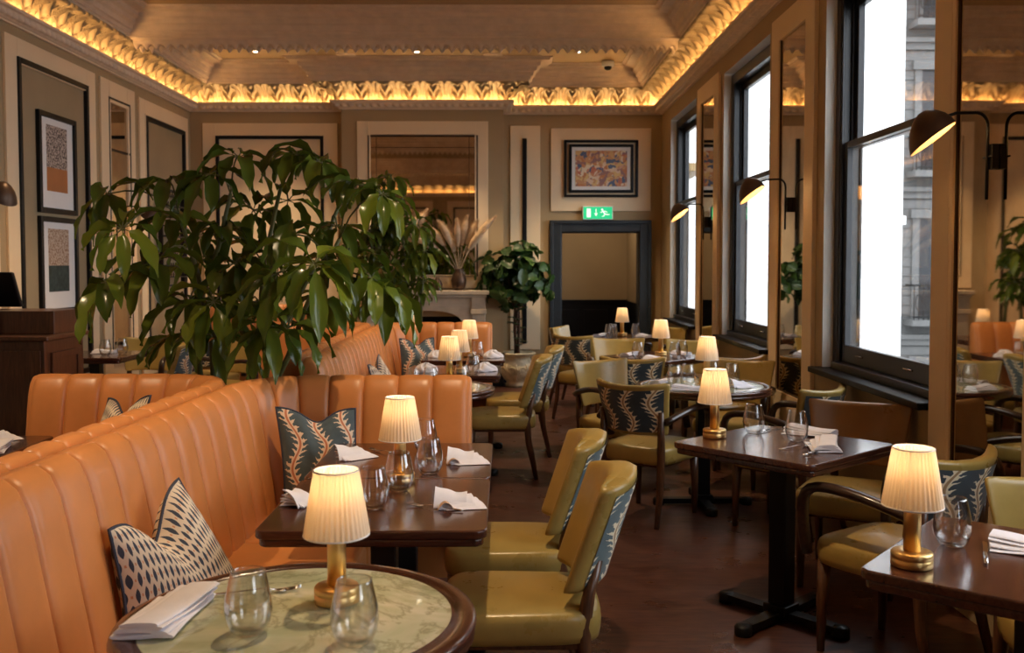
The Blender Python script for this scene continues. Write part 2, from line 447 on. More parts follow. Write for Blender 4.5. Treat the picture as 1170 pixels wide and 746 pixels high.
tag(obj('led_strip', mb, M['led']), 'glowing warm light strip tucked in the cornice ledge around the room', 'light strip')
# beams and coffer mouldings
CV = .30; ZB = 3.67
def coffer(path, n):
    mb = MB()
    sweep(mb, path, [(0, ZB), (0, ZB + .02), (.02, ZB + .025), (.025, ZB + .05), (.05, ZB + .06), (.06, ZB + .10), (.09, ZB + .115), (.10, ZB + .15), (.135, ZB + .165), (.14, ZB + .19),
                     (.145, ZB + .20), (.24, ZB + .205), (.245, ZB + .225), (.275, ZB + .23), (.28, ZB + .2401)])
    struct('trim_%d' % n, mb, M['plaster'])
inner = offset(ROOM, CV)
BE = [(.9, 1.27), (5.1, 5.47), (9.33, 9.70)]
xl, xr = XL + CV, XR - CV
coffer([(xl, 9.70), (xr, 9.70)] + [tuple(inner[k]) for k in range(2, 8)], 3)
coffer([(xl, 5.47), (xr, 5.47), (xr, 9.33), (xl, 9.33)], 4)
coffer([(xl, 1.27), (xr, 1.27), (xr, 5.1), (xl, 5.1)], 5)
coffer([(xl, YR + CV), (xr, YR + CV), (xr, .9), (xl, .9)], 6)
def guil(x, y, y0, y1):
    c = (y0 + y1) / 2; q = .19
    h = 0
    for sh in (0, .5):
        a = ((x / q + sh) % 1.0 - .5) * q
        rr = sqrt(a * a + (y - c) ** 2)
        h += .05 * ex((rr - .085) / .018)
    h += .012 * ex((abs(y - c) - .14) / .012)
    return h
n = 7
for y0, y1 in BE:
    mb = MB()
    k = int((xr - xl) / .014) if y0 > 9 else 200
    mb.grid(lambda a, b2: (xl + (xr - xl) * a, y0 + (y1 - y0) * b2, ZB - guil(xl + (xr - xl) * a, y0 + (y1 - y0) * b2, y0, y1)), k, 32)
    mb.box(xl - .2, xr + .2, y0 + .015, y1 - .015, ZB + .002, 3.92)
    struct('trim_%d' % n, mb, M['plaster']); n += 1
# baseboards
mb = MB(); sweep(mb, ROOM[:3] , [(0, 0)]) if False else None
mb = MB(); mb.box(XL, XL + .02, YR, 12.0, 0, .17); struct('baseboard_left', mb, M['cream'], .004)
mb = MB(); mb.box(XR - .02, XR, YR, 12.2, 0, .17); struct('baseboard_right', mb, M['wall'], .004)
mb = MB(); mb.box(XL, -1.99, 11.98, 12.0, 0, .17); mb.box(-.02, .58, 12.18, 12.2, 0, .17); mb.box(1.84, XR, 12.18, 12.2, 0, .17)
mb.box(-1.99, FBX0, 11.80, 11.82, 0, .17); mb.box(FBX1, -.02, 11.80, 11.82, 0, .17)
struct('baseboard_back', mb, M['navy'], .004)
# panel mouldings: raised cream frame with optional black inner frame
TN = [20]
def frame_boxes(mb, axis, w0, a0, a1, z0, z1, wd, dep, s=1):
    """rectangular frame in a wall plane; axis 'x': wall x = w0, a along y."""
    def bx(p0, p1, q0, q1):
        if axis == 'x': mb.box(min(w0, w0 + s * dep), max(w0, w0 + s * dep), p0, p1, q0, q1)
        else: mb.box(p0, p1, min(w0, w0 + s * dep), max(w0, w0 + s * dep), q0, q1)
    bx(a0, a0 + wd, z0, z1); bx(a1 - wd, a1, z0, z1); bx(a0 + wd, a1 - wd, z1 - wd, z1); bx(a0 + wd, a1 - wd, z0, z0 + wd)
def panel(axis, w0, s, a0, a1, z0, z1, wd, inner=None, fill=None):
    mb = MB(); frame_boxes(mb, axis, w0, a0, a1, z0, z1, wd, .022, s)
    frame_boxes(mb, axis, w0, a0 + wd - .004, a1 - wd + .004, z0 + wd - .004, z1 - wd + .004, .016, .030, s)
    struct('trim_%d' % TN[0], mb, M['cream'], .003); TN[0] += 1
    if fill:
        mb = MB(); b0 = w0 + s * .006
        if axis == 'x': mb.box(min(w0, b0), max(w0, b0), a0 + wd, a1 - wd, z0 + wd, z1 - wd)
        else: mb.box(a0 + wd, a1 - wd, min(w0, b0), max(w0, b0), z0 + wd, z1 - wd)
        struct('trim_%d' % TN[0], mb, fill); TN[0] += 1
    if inner:
        i0, i1, j0, j1, wi = inner
        mb = MB(); frame_boxes(mb, axis, w0, i0, i1, j0, j1, wi, .04, s)
        struct('trim_%d' % TN[0], mb, M['black'], .005); TN[0] += 1
# left wall
panel('x', XL, 1, 7.55, 9.20, .3, 3.30, .19, (7.73, 9.02, .5, 3.15, .045), M['khaki'])
panel('x', XL, 1, 9.32, 10.17, .3, 3.30, .20)
panel('x', XL, 1, 10.30, 11.86, .3, 3.27, .15, (10.46, 11.72, .5, 3.10, .045), M['khaki'])
panel('x', XL, 1, 5.2, 7.42, .3, 3.30, .19, (5.4, 7.22, .5, 3.15, .045), M['khaki'])
panel('x', XL, 1, 2.6, 5.0, .3, 3.30, .19, (2.8, 4.8, .5, 3.15, .045), M['khaki'])
panel('x', XL, 1, 0, 2.4, .3, 3.30, .19, (.2, 2.2, .5, 3.15, .045), M['khaki'])
panel('x', XL, 1, -2.8, -.2, .3, 3.30, .19, (-2.6, -.4, .5, 3.15, .045), M['khaki'])
# rear wall
for a in (-3.5, -1.6, .3): panel('y', YR, 1, a, a + 1.5, .3, 3.25, .15, (a + .17, a + 1.33, .5, 3.08, .045), M['cream'])
# back wall
panel('y', 12.0, -1, -3.73, -2.07, .3, 3.24, .16, (-3.57, -2.24, .5, 3.085, .04), M['cream'])
panel('y', 11.82, -1, -1.80, -.205, 1.21, 3.24, .15)
mb = MB(); mb.box(.067, .444, 12.175, 12.2, .42, 3.24); struct('trim_%d' % TN[0], mb, M['cream'], .004); TN[0] += 1
mb = MB(); mb.box(.22, .275, 12.15, 12.176, .5, 3.08); struct('trim_%d' % TN[0], mb, M['black'], .004); TN[0] += 1
mb = MB(); mb.box(.577, 1.84, 12.175, 12.2, 2.17, 3.21); struct('trim_%d' % TN[0], mb, M['cream'], .006); TN[0] += 1
# door architrave
mb = MB()
for (d, t0, t1) in ((.055, 0, .145), (.075, .10, .145), (.035, -.0, .03)):
    mb.box(DX0 - t1, DX0 - t0, 12.2 - d, 12.2, 0, DZ + t1); mb.box(DX1 + t0, DX1 + t1, 12.2 - d, 12.2, 0, DZ + t1)
    mb.box(DX0 - t0, DX1 + t0, 12.2 - d, 12.2, DZ + t0, DZ + t1)
mb.box(DX0 - .0, DX0 + .012, 12.2, 12.4, 0, DZ); mb.box(DX1 - .012, DX1, 12.2, 12.4, 0, DZ); mb.box(DX0, DX1, 12.2, 12.4, DZ - .012, DZ)
o = struct('door_1', mb, M['navy'], .006)

# ------------------------------------------------------------ windows (right wall)
for wi, (y0, y1) in enumerate(WIN):
    # frame lining
    mb = MB(); X0 = XR + .065; X1 = XR + .205; b = .075
    mb.box(X0, X1, y0, y0 + b, ZS, ZH - .02); mb.box(X0, X1, y1 - b, y1, ZS, ZH - .02)
    mb.box(X0, X1, y0 + b, y1 - b, ZH - .11, ZH - .02)
    mb.box(XR + .03, XR + .215, y0 + b, y1 - b, ZS, ZS + .045)
    for yy, s in ((y0 + b, 1), (y1 - b, -1)):
        for k, xx in enumerate((.07, .128, .186)):
            mb.box(XR + xx, XR + xx + .016, min(yy, yy + s * .022), max(yy, yy + s * .022), ZS + .04, ZH - .1)
    fr = struct('window_%d' % (wi + 1), mb, M['sash'], .004)
    mid = 2.22
    def sash(nm, xs, z0, z1, rail0, rail1):
        s_ = MB(); st = .055; a0, a1 = y0 + b + .02, y1 - b - .02
        s_.box(xs, xs + .04, a0, a0 + st, z0, z1); s_.box(xs, xs + .04, a1 - st, a1, z0, z1)
        s_.box(xs, xs + .04, a0 + st, a1 - st, z0, z0 + rail0); s_.box(xs, xs + .04, a0 + st, a1 - st, z1 - rail1, z1)
        so = obj(nm, s_, M['sash'], fr, .004)
        gp = MB(); gp.box(xs + .018, xs + .022, a0 + st, a1 - st, z0 + rail0, z1 - rail1)
        obj('pane', gp, M['pane'], so)
        return so
    lo_ = sash('lower_sash', XR + .086, ZS + .046, mid + .02, .105, .04)
    for yy in (y0 + .42, y1 - .42):
        h_ = MB(); h_.tube([(XR + .085, yy - .04, ZS + .10), (XR + .066, yy - .03, ZS + .105), (XR + .066, yy + .03, ZS + .105), (XR + .085, yy + .04, ZS + .10)], .005, 6)
        obj('sash_lift', h_, M['steel'], lo_)
    sash('upper_sash', XR + .144, mid - .02, ZH - .11, .04, .06)
    sl = MB(); sl.box(XR - .075, XR + .10, y0 - .05, y1 + .05, ZS - .035, ZS)
    obj('window_sill', sl, M['black'], fr, .006)
    rv = MB(); rv.box(XR - .0, XR + .22, y1 - .002, y1 + .001, ZS, ZH); rv.box(XR - .0, XR + .22, y0 - .001, y0 + .002, ZS, ZH); rv.box(XR, XR + .22, y0, y1, ZH - .002, ZH + .001)
    obj('reveal', rv, M['reveal'], fr)
    pl = bpy.data.lights.new('daylight_portal', 'AREA'); pl.shape = 'RECTANGLE'; pl.size = 2.3; pl.size_y = 1.45
    pl.cycles.is_portal = True
    po = bpy.data.objects.new('daylight_portal', pl); C.objects.link(po); po.location = (XR + .218, (y0 + y1) / 2, (ZS + ZH) / 2)
    po.rotation_euler = (0, R(90), 0); po['kind'] = 'structure'
# ------------------------------------------------------------ mirrors on the piers
def pier(y0, y1, my0, my1, label, n):
    mb = MB(); frame_boxes(mb, 'x', XR, y0, y1, .35, 3.26, 0.17, .03, -1)
    for a, b_ in ((y0 + .17, my0), (my1, y1 - .17)):
        if b_ - a > .002: mb.box(XR - .029, XR, a, b_, .35, 3.26)
    mb.box(XR - .029, XR, y0 + .1, y1 - .1, .35, .6); mb.box(XR - .029, XR, y0 + .1, y1 - .1, 3.11, 3.2)
    struct('trim_%d' % TN[0], mb, M['cream'], .003); TN[0] += 1
    t = thing('pier_mirror', label, 'mirror', (XR, (my0 + my1) / 2, .6))
    h = (my1 - my0) / 2
    mb = MB(); mb.box(-.012, -.001, -h, h, 0, 2.51); obj('mirror_pane', mb, M['mirror'], t)
    mb = MB()
    for a, b_ in ((-h - .004, -h + .010), (h - .010, h + .004)): mb.box(-.018, -.0125, a, b_, -.005, 2.515)
    mb.box(-.018, -.0125, -h, h, -.005, .01); mb.box(-.018, -.0125, -h, h, 2.50, 2.515)
    obj('mirror_frame', mb, M['bronze'], t)
pier(3.42, 4.40, 3.60, 4.20, 'tall mirror on the nearest window pier, behind the biggest wall light', 0)
pier(6.12, 7.10, 6.31, 6.91, 'tall mirror on the pier between the near and middle windows, reflecting the fig', 0)
pier(8.87, 9.83, 9.05, 9.65, 'tall narrow mirror on the farthest pier, reflecting the colourful painting', 0)
t = thing('wall_mirror', 'tall narrow antiqued mirror between two framed panels on the left wall', 'mirror', (XL, 9.77, .52))
mb = MB(); mb.box(.001, .012, -.26, .26, 0, 2.62); obj('mirror_pane', mb, M['mirror'], t)
mb = MB()
for z in (0, 2.1, 2.60): mb.box(.0125, .026, -.26, .26, z, z + .02)
mb.box(.0125, .026, -.27, -.25, 0, 2.62); mb.box(.0125, .026, .25, .27, 0, 2.62); obj('mirror_frame', mb, M['black'], t)
t = thing('chimney_mirror', 'large square mirror above the stone fireplace, reflecting gilded cornices', 'mirror', (-1.0, 11.82, 1.36))
mb = MB(); mb.box(-.665, .665, -.012, -.001, 0, 1.70); obj('mirror_pane', mb, M['mirror'], t)
mb = MB()
for x in (-.67, .65): mb.box(x, x + .02, -.026, -.0125, -.01, 1.71)
mb.box(-.67, .67, -.026, -.0125, -.01, .01); mb.box(-.67, .67, -.026, -.0125, 1.69, 1.71)
for x in (-.57, .56): mb.box(x, x + .006, -.016, -.0125, 0, 1.70)
mb.box(-.67, .67, -.016, -.0125, 1.56, 1.566)
obj('mirror_frame', mb, M['bronze'], t)

# ------------------------------------------------------------ wall lights
def sconce(loc, rotz, label, first=None, group='swing arm wall lights'):
    if first: return dup(first, loc, rotz, label, group)
    t = thing('wall_light', label, 'wall light', loc, rotz, group)   # local +Y points away from the wall
    mb = MB(); mb.box(-.022, .022, 0, .030, -.05, .05); obj('wall_plate', mb, M['blackmetal'], t, .003)
    mb = MB()
    arc = [(0, .037, -.17), (0, .037, .12)] + [(0, .037 + .045 * (1 - cos(a)), .12 + .055 * sin(a)) for a in [k * pi / 16 for k in range(1, 9)]]
    arc += [(-.01, .17, .172), (-.02, .235, .15)]
    mb.tube(arc, .0065, 8); obj('arm', mb, M['blackmetal'], t)
    mb = MB(); mb.tube([(-.02, .225, .155), (-.022, .262, .138)], .011, 10); obj('knuckle', mb, M['blackmetal'], t)
    mb = MB(); mb.tube([(-.035, .034, 0), (.035, .034, 0)], .004, 6); obj('wing_screw', mb, M['blackmetal'], t)
    # shade: lopsided cone, opening down and toward the wall
    ax = Vector((-.26, -.24, -.93)).normalized(); a1 = ax.cross(Vector((1, 0, 0))).normalized(); a2 = ax.cross(a1)
    ap = Vector((-.022, .300, .152))
    mb = MB()
    prof = [(0, -.026), (.026, -.020), (.052, .0), (.074, .028), (.089, .06), (.097, .095)]
    def sh(off):
        def f(a, b_):
            k = b_ * (len(prof) - 1); i = min(int(k), len(prof) - 2); q = k - i
            r_ = prof[i][0] * (1 - q) + prof[i + 1][0] * q - off; z = prof[i][1] * (1 - q) + prof[i + 1][1] * q
            r_ = max(r_, 0)
            th = 2 * pi * a
            z2 = z + (-cos(th) * .034) * b_ ** 1.5
            return ap + ax * z2 + (a1 * cos(th) + a2 * sin(th) * 1.1) * r_
        return f
    mb.grid(sh(0), 28, 10); obj('lamp_shade', mb, M['bronze'], t)
    mb = MB(); mb.grid(sh(.003), 28, 10); mb.f = [tuple(reversed(f)) for f in mb.f]; obj('shade_lining', mb, M['ext'], t, label='pale inner lining of the shade')
    mb = MB(); mb.ball(tuple(ap + ax * .05), (.020, .020, .024)); obj('bulb', mb, M['bulb'], t)
    return t
sc0 = sconce((XR - .0125, 3.86, 1.93), R(90), 'big black swing arm wall light with a bronze shade on the nearest pier mirror')
sconce((XR - .0125, 6.64, 1.91), R(90), 'black swing arm wall light on the middle pier mirror between two windows', sc0)
sconce((XR - .0125, 9.38, 1.91), R(90), 'smallest lit wall light, on the farthest pier by the back corner', sc0)
sconce((XL + .0125, 9.77, 1.91), R(-90), 'lit wall light glowing among the tree leaves on the left wall mirror', sc0)
sconce((XL + .024, 6.88, 1.91), R(-90), 'dark wall light cut by the left edge of the picture', sc0)
def plight(loc, e, r=.02, col=(1., .62, .28), name='bulb_glow'):
    l = bpy.data.lights.new(name, 'POINT'); l.energy = e; l.shadow_soft_size = r; l.color = col
    o = bpy.data.objects.new(name, l); C.objects.link(o); o.location = loc; o['kind'] = 'structure'; return o

# ------------------------------------------------------------ framed prints
def print_frame(z0, z1, label, top, bot, split):
    t = thing('framed_print', label, 'picture', (XL + .0, 8.395, z0), 0, 'framed prints on the left wall')
    h = z1 - z0; w_ = .35
    mb = MB()
    mb.box(.006, .04, -w_, -w_ + .045, 0, h); mb.box(.006, .04, w_ - .045, w_, 0, h); mb.box(.006, .04, -w_ + .045, w_ - .045, 0, .045); mb.box(.006, .04, -w_ + .045, w_ - .045, h - .045, h)
    obj('frame', mb, M['black'], t, .003)
    mb = MB(); mb.box(.0065, .018, -w_ + .045, w_ - .045, .045, h - .045); obj('mount', mb, M['white'], t)
    a, b_, zt, zb, zs = -.19, .19, h - .10, .19, h * split
    mb = MB(); mb.box(.018, .020, a, b_, zs, zt); obj('upper_print', mb, top, t)
    mb = MB(); mb.box(.018, .020, a, b_, zb, zs); obj('lower_print', mb, bot, t)
print_frame(1.935, 2.785, 'black framed print with grey flecks above an orange block, the upper one', M['speck'], M['blockorange'], .46)
print_frame(1.075, 1.905, 'black framed print with tan flecks above a dark green block, the lower one', M['speck2'], M['blockgreen'], .50)
t = thing('framed_painting', 'colourful painting of a crowd in a double black frame above the doorway', 'picture', (1.209, 12.175, 2.345))
mb = MB(); frame_boxes(mb, 'y', 0, -.466, .466, 0, .715, .032, .035, -1); obj('outer_frame', mb, M['black'], t, .004)
mb = MB(); frame_boxes(mb, 'y', 0, -.405, .405, .055, .66, .035, .05, -1); obj('inner_frame', mb, M['black'], t, .004)
mb = MB(); mb.box(-.37, .37, -.03, -.001, .09, .625); obj('mount', mb, M['white'], t)
mb = MB(); mb.box(-.325, .325, -.034, -.03, .135, .58); obj('canvas', mb, M['painting'], t)
# exit sign
M['exitgreen'] = m = bpy.data.materials.new('exit_green'); m.use_nodes = True
b = m.node_tree.nodes['Principled BSDF']; b.inputs['Base Color'].default_value = (.01, .42, .17, 1); b.inputs['Emission Color'].default_value = (.02, .8, .33, 1); b.inputs['Emission Strength'].default_value = .3
M['exitwhite'] = m = bpy.data.materials.new('exit_white'); m.use_nodes = True
b = m.node_tree.nodes['Principled BSDF']; b.inputs['Base Color'].default_value = (.8, .9, .8, 1); b.inputs['Emission Color'].default_value = (.8, 1, .8, 1); b.inputs['Emission Strength'].default_value = .4
t = thing('exit_sign', 'green emergency exit sign with running man, arrow and door over the doorway', 'sign', (1.165, 12.13, 2.06))
mb = MB(); mb.box(-.19, .19, -.02, .045, 0, .17); obj('housing', mb, M['white'], t, .004)
mb = MB(); mb.box(-.18, .18, -.024, -.020, .01, .16); obj('green_face', mb, M['exitgreen'], t)
mb = MB(); y0, y1 = -.027, -.024
def poly(mb, pts):
    n_ = len(pts); mb.add([(x, y0, z) for x, z in pts] + [(x, y1, z) for x, z in pts],
           [tuple(range(n_)), tuple(reversed(range(n_, 2 * n_)))] + [(i, n_ + i, n_ + (i + 1) % n_, (i + 1) % n_) for i in range(n_)])
poly(mb, [(-.14, .03), (-.09, .03), (-.09, .14), (-.14, .14)])
obj('door_symbol', mb, M['exitwhite'], t)
mb = MB(); poly(mb, [(-.028, .08), (-.018, .08), (-.018, .135), (-.028, .135)]); poly(mb, [(-.045, .08), (-.023, .045), (-.001, .08)])
obj('arrow', mb, M['exitwhite'], t)
mb = MB()
mb2 = [(.055 + .013 * cos(k * pi / 6), .127 + .013 * sin(k * pi / 6)) for k in range(12)]
poly(mb, mb2)
poly(mb, [(.05, .115), (.07, .112), (.098, .072), (.082, .066)])
poly(mb, [(.085, .07), (.098, .078), (.125, .068), (.145, .072), (.147, .062), (.122, .056)])
poly(mb, [(.082, .066), (.096, .070), (.082, .045), (.055, .032), (.05, .04), (.072, .052)])
poly(mb, [(.062, .112), (.072, .112), (.105, .108), (.122, .092), (.115, .086), (.1, .098), (.066, .1)])
poly(mb, [(.055, .108), (.062, .1), (.045, .085), (.028, .092), (.03, .1), (.043, .094)])
obj('running_figure', mb, M['exitwhite'], t)

# ------------------------------------------------------------ ceiling fittings
def downlight(x, y, label):
    t = thing('downlight', label, 'ceiling light', (x, y, 3.91), 0, 'recessed ceiling spotlights')
    mb = MB(); mb.lathe([(.032, -.001), (.045, -.004), (.045, -.0005)], 24, cap=False); obj('trim_ring', mb, M['ceil'], t)
    mb = MB(); mb.lathe([(0, -.002), (.026, -.002)], 20, cap=False); obj('lens', mb, M['spot'], t)
    l = bpy.data.lights.new('spot_beam', 'SPOT'); l.energy = 110; l.spot_size = R(75); l.spot_blend = .6; l.color = (1, .72, .42); l.shadow_soft_size = .03
    o = bpy.data.objects.new('spot_beam', l); C.objects.link(o); o.location = (x, y, 3.89); o['kind'] = 'structure'
downlight(-2.83, 11.05, 'lit ceiling spotlight nearest the left side of the room')
downlight(-1.00, 11.05, 'lit ceiling spotlight in front of the chimney mirror, middle of three')
downlight(.83, 11.05, 'lit ceiling spotlight nearest the doorway and the camera dome')
for x, yy in ((-2.6, 7.4), (0.2, 7.4), (-2.6, 3.2), (0, 3.2), (-2.6, -1), (.2, -1)):
    l = bpy.data.lights.new('spot_beam', 'SPOT'); l.energy = 110; l.spot_size = R(75); l.spot_blend = .6; l.color = (1, .72, .42); l.shadow_soft_size = .03
    o = bpy.data.objects.new('spot_beam', l); C.objects.link(o); o.location = (x, yy, 3.89); o['kind'] = 'structure'
for x, lab in ((-1.83, 'round flush ceiling speaker left of the middle spotlight'), (-.14, 'round flush ceiling speaker right of the middle spotlight')):
    mb = MB(); mb.lathe([(0, -.006), (.10, -.006), (.112, -.004), (.115, 0)], 32, cap=False)
    tag(obj('ceiling_speaker', mb, M['plaster']), lab, 'speaker', 'flush ceiling speakers', (x, 11.2, 3.91))
t = thing('security_camera', 'small white dome camera with a dark lens on the ceiling moulding', 'camera', (1.22, 11.5, 3.90))
mb = MB(); mb.lathe([(.075, 0), (.075, -.05), (.06, -.062), (0, -.062)], 24); obj('housing', mb, M['white'], t)
mb = MB(); mb.lathe([(.045, -.06), (.042, -.085), (.025, -.10), (0, -.105)], 20); obj('dome', mb, M['black'], t)

# ------------------------------------------------------------ fireplace
t = thing('fireplace', 'carved pale stone fireplace with an arched opening below the big mirror', 'fireplace', (-.96, 11.82, 0))
mb = MB(); W_ = .74
mb.box(-W_ - .03, W_ + .03, -.27, -.002, 1.135, 1.185); mb.box(-W_, W_, -.24, -.002, 1.10, 1.135); obj('mantel_shelf', mb, M['stone'], t, .008)
mb = MB()
# arched surround: front plate with arch cut
def arch(W, H, r, zs, y0, y1, n_=20):
    pts = []
    for k in range(n_ + 1):
        a = pi - pi * k / n_
        c = cos(a); s_ = sin(a)
        pts.append((r * (abs(c) ** .75) * (1 if c > 0 else -1), zs + .24 * (abs(s_) ** .8)))
    vs = []; fs = []
    outer = [(-W, 0), (-W, zs)] + [(-W + 2 * W * k / n_, H) for k in range(n_ + 1)] + [(W, zs), (W, 0)]
    inn = [(-r, 0), (-r, zs)] + pts + [(r, zs), (r, 0)]
    m_ = len(outer)
    for yy in (y0, y1):
        vs += [(x, yy, z) for x, z in outer] + [(x, yy, z) for x, z in inn]
    for i in range(m_ - 1):
        fs.append((i, i + 1, m_ + i + 1, m_ + i)); fs.append((2 * m_ + i + 1, 2 * m_ + i, 3 * m_ + i, 3 * m_ + i + 1))
        fs.append((m_ + i, m_ + i + 1, 3 * m_ + i + 1, 3 * m_ + i)); fs.append((i + 1, i, 2 * m_ + i, 2 * m_ + i + 1))
    return vs, fs
vs, fs = arch(W_ - .02, 1.10, .47, .70, -.20, -.002); mb.add(vs, fs)
vs, fs = arch(.53, 1.01, .47, .70, -.215, -.20); mb.add(vs, fs)
obj('surround', mb, M['stone'], t, .004)
for s_ in (-1, 1):
    mb = MB(); x = s_ * (W_ - .10)
    mb.box(x - .10, x + .10, -.225, -.201, .0, .14); mb.box(x - .08, x + .08, -.22, -.201, .14, .90); mb.box(x - .095, x + .095, -.24, -.201, .90, .96); mb.box(x - .085, x + .085, -.23, -.201, .96, 1.10)
    obj('pilaster', mb, M['stone'], t, .006)
mb = MB(); mb.box(-.455, .455, .46, .475, 0, .85); mb.box(-.455, -.445, -.0, .46, 0, .85); mb.box(.445, .455, -.0, .46, 0, .85); obj('firebox', mb, M['soot'], t)
mb = MB()
for k in range(9): mb.box(-.28 + k * .07 - .006, -.28 + k * .07 + .006, .02, .035, .08, .26)
mb.box(-.31, .31, .02, .035, .08, .095); mb.box(-.31, .31, .02, .035, .25, .265); mb.box(-.31, -.29, .02, .2, 0, .30); mb.box(.29, .31, .02, .2, 0, .30)
obj('fire_basket', mb, M['blackmetal'], t)
mb = MB(); mb.box(-.80, .80, -.55, -.245, 0, .03); obj('hearth', mb, M['stone'], t, .005)
def vase(loc, prof, label, mat='bronze', group='vases on the mantelpiece'):
    mb = MB(); mb.lathe(prof, 24); return tag(obj('vase', mb, M[mat]), label, 'vase', group, loc)
VP = [(.03, 0), (.055, .02), (.068, .06), (.05, .11), (.022, .14), (.024, .16), (.018, .16), (.014, .145)]
vase((-.82, 11.68, 1.186), VP, 'small bronze bulb vase on the mantelpiece beside the middle bud vase')
vase((-1.02, 11.68, 1.186), VP, 'small bronze bulb vase standing in the middle of the mantelpiece')
vase((-1.26, 11.68, 1.186), VP, 'small bronze bulb vase nearest the left end of the mantelpiece')
vase((-.56, 11.68, 1.186), [(.05, 0), (.08, .04), (.095, .12), (.07, .2), (.045, .235), (.055, .26), (.048, .26), (.04, .235)], 'tall bronze vase holding the pampas grass on the mantelpiece')
def pampas(loc, tips, label):
    t = thing('pampas_grass', label, 'dried grass', loc)
    st = MB(); pl = MB(); rnd = random.Random(5)
    for (x, y, z, L) in tips:
        p0 = Vector((0, 0, -.06)); p2 = Vector((x, y, z)); p1 = Vector((x * .35, y * .3, z * .6))
        f = lambda q: p0 * (1 - q) ** 2 + p1 * 2 * q * (1 - q) + p2 * q * q
        st.tube([f(k / 8) for k in range(9)], .003, 5)
        q0 = 1 - L
        cen = [f(q0 + (1 - q0) * k / 10) for k in range(11)]
        pl.tube(cen, [.004 + .040 * sin(pi * min(1, (k + .8) / 11)) ** .8 for k in range(11)], 8)
        for _ in range(700):
            q = rnd.random(); c = f(q0 + (1 - q0) * q); d = (f(min(1, q0 + (1 - q0) * q + .02)) - c).normalized()
            side = Vector((rnd.gauss(0, 1), rnd.gauss(0, 1), rnd.gauss(0, 1))); side = (side - d * side.dot(d)).normalized()
            w = .066 * sin(pi * min(1, q * .9 + .08)) ** .7 + .006
            tip = c + side * w + d * (.035 + .03 * rnd.random()); wv = side.cross(d) * .003
            pl.add([c - wv, c + wv, tip], [(0, 1, 2)])
    obj('stems', st, M['pampas'], t); obj('plumes', pl, M['pampas'], t)
pampas((-.56, 11.68, 1.44), [(.43, -.05, .62, .5), (.30, -.12, .46, .5), (-.02, -.08, .58, .55), (-.12, .02, .42, .5), (.10, -.02, .62, .55), (-.42, -.1, .55, .5), (-.22, -.14, .56, .5), (.22, .02, .58, .5), (-.55, -.06, .40, .5)], 'fluffy beige pampas grass plumes fanning out in front of the mirror')
pampas((-1.26, 11.68, 1.34), [(.10, -.05, .80, .4), (-.08, -.05, .76, .4), (.22, -.08, .74, .4), (-.02, 0, .88, .35), (.3, 0, .80, .35)], 'fluffy pampas plumes at the left end of the mantelpiece')

# ------------------------------------------------------------ plants
def leaflet(mb, p, d, L, W, droop=.5, rnd=random, fold=.22, nl=7):
    """lens-shaped leaf from p along d, drooping under gravity"""
    d = d.normalized(); side = d.cross(Vector((0, 0, 1)))
    if side.length < .05: side = Vector((1, 0, 0))
    side.normalize(); tw = rnd.uniform(-.5, .5); side = (side * cos(tw) + side.cross(d) * sin(tw)).normalized()
    pts = []; q = Vector(p); dd = d.copy(); st = L / nl
    wv = rnd.uniform(0, 6)
    vs = []
    for k in range(nl + 1):
        t = k / nl
        w = W * .5 * (sin(pi * (t ** .85)) ** .8 if 0 < t < 1 else .02)
        nrm = side.cross(dd).normalized()
        rp = .010 * sin(wv + k * 1.9) * (W / .07)
        vs += [q - side * w + nrm * (w * fold * 2 + rp), q - side * w * .5 + nrm * (w * fold * .7), q + Vector((0, 0, 0)), q + side * w * .5 + nrm * (w * fold * .7), q + side * w + nrm * (w * fold * 2 - rp)]
        dd = (dd + Vector((0, 0, -1)) * droop / nl * 1.6).normalized(); q = q + dd * st
    fs = [(k * 5 + i, k * 5 + i + 1, (k + 1) * 5 + i + 1, (k + 1) * 5 + i) for k in range(nl) for i in range(4)]
    mb.add(vs, fs, True)
def whorl(mb, st, c, axis, n_, L, W, rnd, pet=None):
    c = Vector(c); axis = axis.normalized()
    s1 = axis.cross(Vector((.3, .2, 1))).normalized(); s2 = axis.cross(s1)
    ph = rnd.uniform(0, 6)
    for i in range(n_):
        a = ph + 2 * pi * i / n_ + rnd.uniform(-.15, .15)
        d = (s1 * cos(a) + s2 * sin(a)) * 1.0 + axis * rnd.uniform(-.1, .45)
        p1 = c + d.normalized() * .035
        st.tube([c, p1], .003, 4)
        leaflet(mb, p1, d, L * rnd.uniform(.75, 1.12), W * rnd.uniform(.85, 1.1), rnd.uniform(.9, 1.7), rnd)
